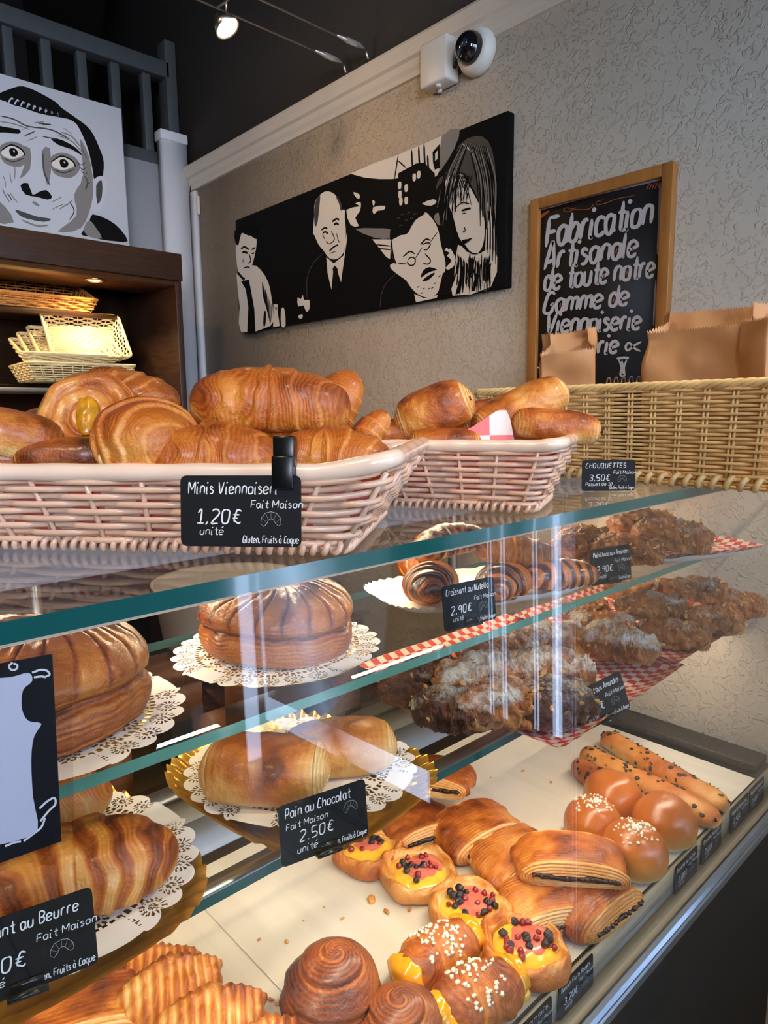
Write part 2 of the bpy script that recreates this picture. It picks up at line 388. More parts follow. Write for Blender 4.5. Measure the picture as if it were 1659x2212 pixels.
# glazed shop door in the right wall behind the photographer, and the glazed front
def frame(name, axis, c, a0, a1, z0, z1, w_, d, mat):
    mb = MB()
    def bx(p0, p1, q0, q1):
        if axis == 'x': mb.box((c-d/2, p0, q0), (c+d/2, p1, q1))
        else: mb.box((p0, c-d/2, q0), (p1, c+d/2, q1))
    bx(a0, a0+w_, z0, z1); bx(a1-w_, a1, z0, z1); bx(a0+w_, a1-w_, z1-w_, z1); bx(a0+w_, a1-w_, z0, z0+w_)
    return mb.build(name, mat, smooth=False)
d1 = struct(frame('door_1', 'x', XW+.06, -1.6, -.06, 0, 2.2, .035, .012, dk))
for y0_, y1_ in ((-.096, -.139), (-.160, -.209), (-.218, -.312), (-.322, -.358), (-.366, -1.530)):
    slab('door_panel', (XW+.058, y1_, .34 if y1_ < -1 else .60), (XW+.062, y0_, 2.164), dk, d1)
slab('door_panel', (XW+.058, -.62, .036), (XW+.062, -.096, .599), dk, d1)
slab('kick_panel', (XW+.058, -1.564, .036), (XW+.062, -.621, .23), dk, d1)
slab('door_panel', (XW+.058, -.62, .34), (XW+.0621, -.367, .61), dk, d1)
slab('door_glass', (XW+.048, -1.564, .036), (XW+.0535, -.096, 2.164), MAT['pane'], d1)
struct(slab('wall_right_lintel', (XW, -1.6, 2.2), (XW+.15, -.06, CR), dk))
w1 = struct(frame('window_1', 'y', -1.65, -.55, 1.4, 0, 2.35, .07, .06, dk))
slab('mullion', (.36, -1.68, .07), (.44, -1.62, 2.28), dk, w1)
slab('window_blocker', (-.48, -1.68, .07), (1.33, -1.62, 1.5), dk, w1)  # unseen panel added to shrink the opening and hold back ambient light
slab('window_glass', (-.48, -1.653, 1.5), (1.33, -1.647, 2.28), MAT['pane'], w1)

# loft balustrade on the back wall
zb, zt = CAMZ+.985, CAMZ+1.345
bal = thing('loft_balustrade', 'dark grey painted wooden balustrade of the loft above the back wall', 'railing', (0, YB+.05, zb))
slab('bottom_rail', (-2.5, -.03, -.02), (1.395, .03, .03), MAT['greywood'], bal, .004)
slab('top_rail', (-2.5, -.035, zt-zb-.05), (1.36, .035, zt-zb+.01), MAT['greywood'], bal, .004)
slab('newel_post', (1.345, -.035, -.02), (1.39, .035, zt-zb+.09), MAT['greywood'], bal, .004)
p0 = slab('baluster', (-.017, -.017, .03), (.017, .017, zt-zb-.05), MAT['greywood'], bal, .003); p0.location.x = 1.272
for i in range(1, 14):
    c = p0.copy(); link(c, bal); c.location.x = 1.272-.121*i
pil = thing('white_corner_post', 'white boxed post with flat cap in the room corner', 'post', (1.332, YB-.02, 0))
slab('shaft', (-.05, -.03, 0), (.05, .02, CAMZ+1.04), MAT['whitewall'], pil)
slab('cap', (-.058, -.035, CAMZ+1.04), (.054, .02, CAMZ+1.075), MAT['whitewall'], pil, .003)
struct(slab('trim_2', (1.385, 2.56, 0), (1.40, 2.61, CR-.09), MAT['whitewall']))
# thin cables in the corner
P = smooth_line([AX(402, 330, 1.385), AX(413, 372, 1.385), AX(411, 430, 1.393), AX(418, 520, 1.393), AX(424, 610, 1.393), AX(420, 640, 1.393), AX(425, 680, 1.393)], 6)
tag(MB().tube(P, .0022, 6).build('cable', MAT['plastic']), 'thin dark cable hanging down the wall in the room corner', 'cable')
P = smooth_line([AX(385, 340, 1.385), AX(398, 362, 1.38), AX(402, 395, 1.385)], 6)
tag(MB().tube(P, .004, 6).build('cable', plain('blue_cable', srgb(60, 90, 140), .4)), 'short blue cable at the end of the crown moulding', 'cable')
bx_ = AX(422, 445, 1.39)
tag(slab('junction_box', (1.388, bx_.y-.022, bx_.z-.035), (1.40, bx_.y+.02, bx_.z+.035), MAT['trim'], None, .003), 'small beige junction box on the wall in the corner below the crown moulding', 'junction box')

# ------------------------------------------------------------------ low voltage cable lights
MAT['cablewire'] = plain('steel_wire', (.5, .46, .42), .4, 1)
MAT['clear'] = plain('clear_turnbuckle', (.55, .53, .50), .2, .6)
def cable_run(px, label):
    a = AX(px[0], px[1], XW)
    r = thing('light_cable', label, 'cable', a)
    MB().tube([(0, 0, -.012), (-.025, 0, -.012), (-.03, 0, .012)], .005, 8).build('wall_bracket', MAT['cablewire'], r)
    MB().tube([(-.03, 0, .01), (-.05, 0, .01), (-.055, 0, .01), (-.1, 0, .01), (-.105, 0, .01), (-.14, 0, .01)], [.002, .006, .008, .008, .006, .002], 8).build('turnbuckle', MAT['clear'], r)
    MB().tube([(-.13, 0, .01), (-1.2, 0, .01), (-3.9, 0, .01)], .0028, 6).build('wire', MAT['cablewire'], r)
    return a
ca = cable_run((760, 152), 'steel lighting cable with turnbuckle, left one of the two')
cb = cable_run((808, 122), 'steel lighting cable with turnbuckle, right one of the two')
# lamp hangs between them
r0 = ray(492, 62); sy = (ca.y+cb.y)/2; pl = r0*(sy/r0[1]); LP = Vector((pl[0], sy, pl[2]+CAMZ))
LP = LP+Vector((0, 0, 0))
lt = thing('cable_spotlight', 'small lit halogen spotlight hanging from the two ceiling cables', 'lamp', LP)
hz = ca.z+.01-LP.z
MB().tube([(-.0, ca.y-sy, hz), (0, 0, hz-.005), (0, cb.y-sy, hz)], .003, 6).build('cross_arm', MAT['cablewire'], lt)
MB().tube([(0, 0, hz), (0, .004, .04)], .003, 6).build('stem', MAT['cablewire'], lt)
def lathe(prof, k=24):
    pr = np.asarray(prof, float); a = np.arange(k)*2*PI/k
    V = np.stack([pr[:, None, 0]*np.cos(a), pr[:, None, 0]*np.sin(a), np.repeat(pr[:, 1:2], k, 1)], -1)
    return V.reshape(-1, 3), gridfaces(len(pr), k, False, True)
def lathe_obj(name, prof, mat, parent=None, k=24, **kw):
    V, F = lathe(prof, k); return mesh(name, V, F, mat, parent, **kw)
hd = lathe_obj('reflector', [(.0, .04), (.015, .036), (.025, .02), (.032, 0), (.0295, 0), (.015, .02), (0, .024)], MAT['steel'], lt, rot=(-.45, -.35, 0))
lathe_obj('bulb', [(0, .010), (.022, .008), (.027, .001), (.0, -.003)], emit('lit_bulb', (1, .62, .22), 60), lt, rot=(-.45, -.35, 0))
pt = bpy.data.lights.new('cable_lamp', 'POINT'); pt.energy = 1.1; pt.color = (1, .72, .42); pt.shadow_soft_size = .02
po = bpy.data.objects.new('cable_lamp', pt); link(po); po.location = LP+Vector((0, -.02, -.03))

# ------------------------------------------------------------------ camera and box on the wall
c0 = AX(1037, 116, XW)
cm = thing('security_camera', 'white round wall camera with black glass dome beside the crown moulding', 'security camera', c0)
R90 = (0, -PI/2, 0)
lathe_obj('base', [(0, 0), (.050, 0), (.053, .006), (.052, .018), (.047, .030), (.040, .036), (0, .036)], MAT['white'], cm, 40, rot=R90)
lathe_obj('dome', [(.037, .034), (.036, .046), (.030, .060), (.018, .069), (0, .072)], plain('black_dome', (.008, .008, .01), .06, coat=1), cm, 32, rot=R90)
lathe_obj('lens', [(0, .0735), (.009, .0725), (.011, .066)], plain('lens', (.02, .03, .06), .02, coat=1), cm, 20, rot=(0, -PI/2, .12))
c1 = AX(964, 146, XW)
jb = thing('wall_junction_box', 'cream plastic junction box left of the round camera', 'junction box', c1)
slab('body', (-.05, -.045, -.052), (-.0005, .047, .052), MAT['white'], jb, .006)
for dx in (-.035, -.012):
    k = MB().tube([(dx, -.006 if dx < -.02 else .012, -.05), (dx, -.006 if dx < -.02 else .012, -.058)], .007, 12).build('knob', MAT['white'], jb)
MB().tube([(-.02, -.045, -.02), (-.03, -.062, -.012), (-.02, -.075, .0)], .006, 8).build('cable_gland', MAT['plastic'], jb)

# ------------------------------------------------------------------ display counter
YF = .3955
def slab_glass(name, x0, x1, y0, y1, ztop, th, edge, label):
    mb = MB().box((x0, y0, ztop-th), (x1, y1, ztop))
    V = mb.V[0]; F = mb.F[0]
    o = mesh(name, V, [tuple(f) for f in F], None, smooth=False, mats=[MAT['glass'], edge], fm=[0, 0, 1, 1, 1, 1])
    return o
tg = slab_glass('counter_top_glass', -1.0, 1.399, YF, 1.02, TOP, .0125, MAT['edge'], '')
tag(tg, 'thick clear glass counter top with dark green front edge under the bread baskets', 'glass top')
s1 = slab_glass('upper_glass_shelf', -1.0, 1.398, .488, .735, S1, .010, MAT['edgelight'], '')
tag(s1, 'upper glass shelf holding the round cakes and the chocolate croissants', 'glass shelf')
s2 = slab_glass('lower_glass_shelf', -1.0, 1.398, .482, .745, S2, .010, MAT['edge'], '')
tag(s2, 'lower glass shelf holding the gold trays and almond croissants', 'glass shelf')
# front pane
PT, PB = TOP-.0128, CAMZ-.7345
V = [(x, y, z) for x in (-1.0, 1.397) for y, z in ((.384, PB), (.389, PB), (.401, PT), (.396, PT))]
F = [(0, 1, 2, 3), (7, 6, 5, 4), (0, 4, 5, 1), (1, 5, 6, 2), (2, 6, 7, 3), (3, 7, 4, 0)]
tag(mesh('front_glass', V, F, MAT['pane'], smooth=False), 'clear upright front glass of the pastry display case', 'glass pane')
def pane_y(z): return .384+.012*(z-PB)/(PT-PB)
# light housing under the top glass
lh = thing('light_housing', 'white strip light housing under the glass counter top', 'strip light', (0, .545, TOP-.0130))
slab('channel', (-1.0, 0, -.005), (1.38, .20, 0), emit('added_top_glow', (.52, .54, .68), .55), lh)  # lavender glow added to the housing top in place of reflected daylight
slab('diffuser', (-.98, .178, -.008), (1.36, .184, -.0051), emit('strip_light', (1, .83, .58), 2.5), lh)
fl = thing('front_strip_light', 'thin warm strip light under the front edge of the glass counter top', 'strip light', (0, .4025, TOP-.0130))
slab('profile', (-.99, 0, -.003), (1.37, .008, 0), plain('satin_profile', srgb(226, 200, 180), .35), fl)
slab('diffuser', (-.98, .002, -.004), (1.36, .006, -.0031), emit('front_strip_glow', (1, .78, .60), .7), fl)
sl_ = thing('shelf_fill_strip', 'added thin dark fill strip under the front edge of the lower glass shelf', 'strip light', (0, .4985, S2-.0105))
slab('profile', (-.99, 0, -.010), (1.37, .018, 0), MAT['alu'], sl_)
slab('diffuser', (-.98, .003, -.012), (1.36, .015, -.0101), emit('shelf_fill_glow', (1, .84, .60), 3), sl_)
# counter body
body = thing('display_counter', 'black fronted bakery counter with aluminium edge below the glass case', 'counter', (0, .39, 0))
slab('front_panel', (-1.0, -.014, .05), (1.399, .03, .662), MAT['dark'], body)
slab('carcass', (-1.0, .03, .05), (1.399, .76, .655), MAT['dark'], body)
slab('deck', (-1.0, .012, DECK-.012), (1.399, .78, DECK-.001), plain('polished_dark_deck', (.035, .033, .03), .07, spec=.8), body)
slab('deck_lip', (-1.0, .0085, DECK-.046), (1.399, .0119, DECK-.0005), MAT['beigemetal'], body)
slab('sill', (-1.0, -.014, DECK-.056), (1.399, .0119, DECK-.0465), MAT['beigemetal'], body)
mb = MB(); pr = [(-.0141, -.044), (-.019, -.0405), (-.0245, -.0425), (-.028, -.047), (-.028, -.050), (-.026, -.0515), (-.026, -.0545), (-.0285, -.056), (-.0285, -.068), (-.0141, -.072)]
k = len(pr); V = [(x, y, DECK+z) for x in (-1.0, 1.399) for y, z in pr]
mesh('aluminium_edge', V, [(i, i+1, k+i+1, k+i) for i in range(k-1)]+[tuple(range(k))[::-1], tuple(range(k, 2*k))], plain('edge_profile', (.42, .50, .60), .32, 1), body, smooth=False)
slab('wall_ledge', (1.335, .02, DECK), (1.398, .76, DECK+.018), plain('floury_black_ledge', srgb(46, 40, 34), .6, var=.8, vscale=120), body, .003)
slab('back_track', (-1.0, .70, DECK), (1.334, .74, DECK+.012), MAT['alu'], body)
slab('back_strip', (-1.0, .53, DECK), (1.334, .625, DECK+.002), plain('pale_blue_strip', srgb(150, 166, 196), .3), body)
slab('back_plate', (-1.0, .626, DECK), (1.334, .70, DECK+.002), plain('grey_plate', srgb(140, 138, 132), .4), body)
for x in (-.9, .3, 1.3):
    slab('rear_upright', (x, .748, DECK), (x+.015, .768, TOP-.016), MAT['alu'], body)
# baking paper sheets on the deck
def sheet(x0, x1, y0, y1, z, label, amp=.0006, seed=0):
    X, Y = np.meshgrid(np.linspace(x0, x1, 60), np.linspace(y0, y1, 40), indexing='ij')
    Zz = z+amp*(1+noise(np.stack([X, Y, X*0], -1), 9, seed))
    o = mesh('baking_paper', np.stack([X, Y, Zz], -1), gridfaces(60, 40), MAT['paper'])
    return tag(o, label, 'baking paper', 'baking paper sheets on the deck')
sheet(.74, 1.318, .404, .885, DECK+.0006, 'grey baking paper under the buns and chocolate sticks', seed=1)
sheet(.40, .78, .404, .893, DECK+.002, 'white baking paper under the berry pastries', seed=2)
sheet(-.25, .46, .404, .880, DECK+.0006, 'baking paper under the ridged turnovers at the left', seed=3)

# ------------------------------------------------------------------ behind the counter
wb = thing('wooden_stand', 'brown wooden trestle stand behind the display case', 'stand', (.62, 1.55, 0))
woodb = plain('reddish_wood', srgb(128, 74, 40), .5, var=.25, vscale=10, stretch=(1, 6, 6))
slab('top_board', (-.14, -.12, .80), (.62, .0, .84), woodb, wb)
slab('apron', (-.14, -.10, .70), (.62, -.07, .80), woodb, wb)
for x in (-.12, .12, .56):
    slab('leg', (x, -.10, 0), (x+.06, -.04, .80), woodb, wb)
tub = thing('grey_tub', 'pale grey round tub on the wooden stand behind the case', 'tub', (.86, 1.50, .841))
lathe_obj('body', [(0, 0), (.14, 0), (.17, .02), (.19, .16), (.195, .165), (.185, .162), (.16, .03), (0, .02)], MAT['white'], tub, 40)
st = thing('steel_worktop', 'stainless steel worktop unit behind the counter', 'worktop', (1.08, 1.75, 0))
slab('body', (-.10, 0, 0), (.30, .41, .84), MAT['steel'], st); slab('top', (-.12, -.02, .84), (.31, .42, .88), MAT['steel'], st, .004)
tag(slab('dark_crate', (.42, 1.62, 0), (.60, 1.85, .35), MAT['dark'], None, .01), 'black crate on the tiled floor behind the counter', 'crate')

# ------------------------------------------------------------------ bread cabinet
CX = 1.125; CY = 2.2; CZ = CAMZ+.525; CL = -1.2
cab = thing('bread_cabinet', 'dark walnut bread cabinet with lit open shelves against the back wall', 'cabinet', (CX, CY, 0))
slab('side_panel', (-.022, 0, 0), (0, .43, CZ), MAT['walnut'], cab, .002)
slab('top_panel', (CL-CX, .0, CZ-.03), (-.0225, .43, CZ), MAT['walnut'], cab, .002)
slab('fascia', (CL-CX, -.012, CZ-.085), (0, -.0005, CZ+.002), MAT['walnut'], cab, .002)
slab('soffit', (CL-CX, .0, CZ-.10), (-.0225, .22, CZ-.0855), plain('soffit_wood', srgb(104, 66, 40), .35, var=.2, vscale=12), cab)
slab('back_panel', (CL-CX, .405, CZ-.62), (-.0225, .43, CZ-.0305), MAT['walnut'], cab)
slab('steel_back', (CL-CX, .395, .4), (-.0225, .43, CZ-.621), plain('dull_steel', (.22, .22, .22), .4, .7), cab)
dl = lathe_obj('downlight_ring', [(.021, 0), (.030, 0), (.031, -.004), (.024, -.006), (.021, -.003)], plain('brass_ring', (.8, .62, .35), .25, 1), cab, 28)
dp = AY(203, 590, CY+.06); dl.location = (dp.x-CX, .06, CZ-.1005)
lathe_obj('downlight_bulb', [(0, -.004), (.014, -.004), (.0205, -.001), (.0205, 0)], emit('downlight', (1, .82, .5), 14), dl, 24)
spot('cabinet_downlight', (dp.x, CY+.06, CZ-.108), (dp.x-.05, CY+.12, 1.2), 13, (1, .74, .40), 140, .5, .02)
d2 = dl.copy(); link(d2, cab); d2.location.x -= .5
e2 = dl.children[0].copy(); link(e2, d2)
spot('cabinet_downlight', (dp.x-.5, CY+.06, CZ-.108), (dp.x-.5, CY+.12, 1.2), 13, (1, .74, .40), 140, .5, .02)
# clear shelves with brackets
acr = plain('clear_acrylic', (.75, .74, .70), .12); 
zs = CAMZ+.086
sh = thing('slatted_bread_shelf', 'pale slatted cabinet shelf with clear acrylic front under the stacked baskets', 'shelf', (0, CY, zs))
for i in range(8):
    slab('slat', (CL, .10+i*.036, -.012), (CX-.03, .122+i*.036, 0), MAT['white'], sh)
slab('front_lip', (CL, .02, -.028), (CX-.10, .026, .006), glass('acrylic', (.8, .8, .78), 1.45, .05), sh)
slab('bracket', (CX-.10, .015, -.034), (CX-.072, .045, .028), glass('acrylic_bracket', (.7, .7, .68), 1.5, .05), sh)
for q in (-.012, .012):
    k = MB().tube([(CX-.086, .0149, q), (CX-.086, .011, q)], .005, 10).build('screw', MAT['steel'], sh)
u = thing('upper_bread_shelf', 'upper dark cabinet shelf under the orange lit baskets', 'shelf', (0, CY, CAMZ+.335))
slab('board', (CL, .16, -.015), (CX-.16, .39, 0), MAT['walnut'], u)
# ------------------------------------------------------------------ handwriting (single stroke letters; two base-36 digits per point)
G = {}
def g(s):
    for ln in s.strip().split('\n'):
        p = ln.strip().split('|'); G[p[0]] = (int(p[1]), [[(int(a[0], 36), int(a[1], 36)) for a in st.split()] for st in p[2:]])
g('''a|5|47 28 07 05 13 33 46|48 44 53
b|5|0b 03|06 28 47 45 33 13 04
c|4|47 28 07 04 13 33 44
d|5|46 28 07 04 13 33 45|4b 43
e|5|05 46 47 28 07 04 13 33 44
f|4|4a 3b 2b 1a 13|07 37
g|5|47 28 07 05 14 34 46|48 42 30 10 01
h|5|0b 03|06 28 47 43
i|2|08 03 13|0a 1b
l|2|0b 04 13
m|7|08 03|06 18 28 37 33|37 58 67 63
n|5|08 03|06 18 38 47 43
o|5|28 07 04 13 33 44 47 28
p|5|08 00|06 28 47 45 33 13 04
q|5|47 28 07 05 13 33 46|48 40 51
r|4|08 03|06 18 38
s|4|37 18 07 16 35 34 23 03
t|4|2b 24 33 43|08 48
u|5|08 04 13 33 45|48 43
v|5|08 23 48
x|5|08 43|48 03
y|5|08 14 34|48 43 31 10
z|5|08 48 03 43
é|5|05 46 47 28 07 04 13 33 44|2a 4c
à|6|47 28 07 05 13 33 46|48 44 53|1c 3a
A|6|03 2b 3b 53|15 46
B|5|0b 03|0b 2b 4a 48 27 07|27 46 44 23 03
C|5|4a 2b 1a 06 04 13 33 44
D|5|0b 03|0b 2b 49 45 23 03
E|5|0b 03|0b 4b|07 37|03 43
F|5|0b 03|0b 5b|07 47
G|6|5a 3b 1a 06 04 13 43 56 36
H|5|0b 03|4b 43|07 47
M|7|03 0b 36 6b 63
N|5|03 0b 43 4b
O|6|2b 0a 05 13 33 45 4a 2b
P|5|0b 03|0b 3b 4a 48 36 06
Q|6|2b 0a 05 13 33 45 4a 2b|35 52
R|5|0b 03|0b 3b 49 37 07|27 43
S|5|4a 2b 0a 08 27 46 44 23 04
T|5|0b 5b|2b 23
U|5|0b 05 13 33 45 4b
V|6|0b 23 5b
0|5|2b 0a 05 13 33 45 4a 2b
1|4|09 2b 23|03 43
2|5|0a 1b 3b 4a 48 03 43
3|5|0a 2b 4a 48 27 46 44 23 04
5|5|4b 0b 07 27 46 44 23 03
8|5|27 08 0a 2b 4a 48 27 06 04 23 44 46 27
9|5|49 2b 08 17 37 49 4a|4a 43
€|6|5a 3b 2a 15 24 43 54|08 48|06 36
,|2|14 02
.|2|03 13
"|2|0b 09''')
def strokes(s, gap=1.3, shear=.12):
    x = 0; out = []
    for ch in s:
        if ch == ' ': x += 3.2; continue
        wd, st = G[ch]
        for P in st: out.append([(x+px+shear*(py-3), py-3) for px, py in P])
        x += wd+gap
    return out, x-gap
def ribbon(mb, P, wd, place, h=.0):           # P: 2D polyline; place(u, v, h) -> 3D
    P = np.asarray(P, float); n = len(P)
    T = np.gradient(P, axis=0); T /= np.maximum(np.linalg.norm(T, axis=1, keepdims=True), 1e-9)
    Nn = np.stack([-T[:, 1], T[:, 0]], 1)*wd/2
    t = np.linspace(0, 1, n); e = np.minimum(1, np.minimum(t, 1-t)*8+.45)[:, None]
    L = P+Nn*e; R = P-Nn*e
    V = [place(*p, h) for p in L]+[place(*p, h) for p in R]
    F = [(i, i+1, n+i+1, n+i) for i in range(n-1)]
    mb.add(V, F)
def write(mb, s, x, y, size, wd, place, h=.0004, width=None, shear=.12, sub=4, rise=0):
    st, L = strokes(s, shear=shear); k = size/8; kx = (width/L) if width else k
    for P in st:
        Q = smooth_line([(x+px*kx, y+py*k+rise*px*kx) for px, py in P], sub)
        ribbon(mb, Q, wd, place, h)
CROI = [[(0, 2), (.3, 4.5), (2, 6.6), (4.5, 7.3), (7, 6.6), (8.7, 4.5), (9, 2), (7.8, 1.2), (6.6, 2.2), (5.6, 3.8), (4.5, 4.2), (3.4, 3.6), (2.6, 2.0), (1.4, .8), (0, 2)],
        [(1.6, 1.0), (2.6, 2.4)], [(.4, 4.4), (2.4, 3)], [(2.2, 6.6), (3.4, 3.7)], [(4.6, 7.2), (4.6, 4.2)], [(7, 6.6), (5.7, 3.7)], [(8.7, 4.3), (6.5, 2.4)]]
CW, CH = .086, .054
def card(label, title, price, loc, rot, w=CW, h=CH, holder=None, unit='unité', tsize=.0075, layout=0, group='black price cards', twidth=None):
    c = thing('price_card', label, 'price card', loc, 0, group); c.rotation_euler = rot
    # local frame: x along the card, z up the card, -y the written face; origin at the bottom middle
    pts = []; r = .004
    for cx_, cz_, a0 in ((w/2-r, r, -90), (w/2-r, h-r, 0), (-w/2+r, h-r, 90), (-w/2+r, r, 180)):
        pts += [(cx_+r*math.cos(math.radians(a0+k*22.5)), cz_+r*math.sin(math.radians(a0+k*22.5))) for k in range(5)]
    n = len(pts)
    V = [(x, -.0004, z) for x, z in pts]+[(x, .0004, z) for x, z in pts]
    mesh('card', V, [tuple(range(n)), tuple(range(n, 2*n))[::-1]]+[(i, (i+1) % n, n+(i+1) % n, n+i)[::-1] for i in range(n)], MAT['black'], c, smooth=False)
    mb = MB(); pl = lambda u, v, hh: (u, -.0006-hh, v)
    k = w/.086
    write(mb, title, -w/2+.006*k, h-.0125*k, tsize, .0009*k, pl, 0, twidth)
    if layout == 0:
        write(mb, price, -w/2+.012*k, h*.33, .0095*k, .0011*k, pl, 0)
        if unit: write(mb, unit, -w/2+(.014 if len(unit) < 8 else .006)*k, h*.17, .0052*k, .0006*k, pl, 0)
        write(mb, 'Fait Maison', w*.09, h*.55, .0050*k, .0006*k, pl, 0)
        ox, oz = w*.17, h*.26
    else:
        write(mb, 'Fait Maison', -w/2+.006*k, h*.57, .0055*k, .0006*k, pl, 0)
        write(mb, price, -w/2+.018*k, h*.32, .0095*k, .0010*k, pl, 0)
        write(mb, unit, -w/2+.015*k, h*.14, .006*k, .0007*k, pl, 0)
        ox, oz = w*.22, h*.50
    if h > .046 or h < .042: write(mb, 'Gluten, Fruits à Coque', w*.02, h*.06, .0048*k, .0006*k, pl, 0, w*.46)
    mb.build('lettering', MAT['ink'], c, smooth=False)
    ms = MB()
    for P in CROI: ribbon(ms, [(ox+x*.0016*k, oz+z*.0016*k) for x, z in P], .00035*k, pl, 0)
    ms.build('croissant_drawing', MAT['inkgrey'], c, smooth=False)
    if holder == 'stand':
        MB().box((-.012, -.008, 0), (.012, .012, .003)).box((-.010, -.003, .003), (.010, -.0008, .009)).build('clip_stand', MAT['plastic'], c, smooth=False)
    if holder == 'clear':
        V, F = lathe([(0, 0), (.016, 0), (.016, .001), (.006, .003), (.003, .006), (0, .006)], 20)
        mesh('clear_stand', V*np.array([1.2, .8, 1]), F, MAT['glass'], c)
    return c

# ------------------------------------------------------------------ pictures on the walls
class Paint:                                  # flat paint areas on one canvas: one mesh per colour
    def __init__(s, place): s.p = place; s.d = {}; s.h = 0
    def area(s, col, pts, sm=3):
        P = smooth_line(pts, sm, True) if sm else np.asarray(pts, float)
        s.h += .000012
        V, F = s.d.setdefault(col, ([], [])); n = len(V)
        V += [s.p(u, v, s.h+.0004) for u, v in P]; F.append(tuple(range(n, n+len(P))))
    def line(s, col, pts, wd, sm=4):
        P = smooth_line(pts, sm); s.h += .000012
        mb = MB(); ribbon(mb, P, wd, lambda u, v, h: s.p(u, v, s.h+.0004))
        V, F = s.d.setdefault(col, ([], [])); n = len(V)
        V += [tuple(v) for v in mb.V[0]]; F += [tuple(int(i)+n for i in f) for f in mb.F[0]]
    def build(s, parent, names):
        for col, (V, F) in s.d.items():
            o = mesh(names[col], V, F, MAT[col], parent, smooth=False)
            o.matrix_parent_inverse = parent.matrix_world.inverted() if False else Matrix.Translation(-parent.location)
MAT['pblack'] = plain('black_paint', srgb(14, 13, 13), .75, spec=.12)
MAT['pwhite'] = plain('cream_paint', srgb(226, 214, 198), .6)
MAT['pgrey'] = plain('grey_paint', srgb(128, 122, 116), .6)
MAT['plight'] = plain('pale_grey_paint', srgb(196, 196, 200), .6)
MAT['pdark'] = plain('charcoal_paint', srgb(62, 60, 60), .6)
MAT['orange'] = plain('orange_chalk', srgb(176, 84, 40), .8)
MAT['chalk'] = plain('white_chalk_paint', srgb(206, 202, 204), .8)
MAT['board'] = plain('chalkboard', srgb(26, 25, 28), .6)
MAT['lilac'] = plain('lilac_chalk', srgb(150, 150, 166), .8)

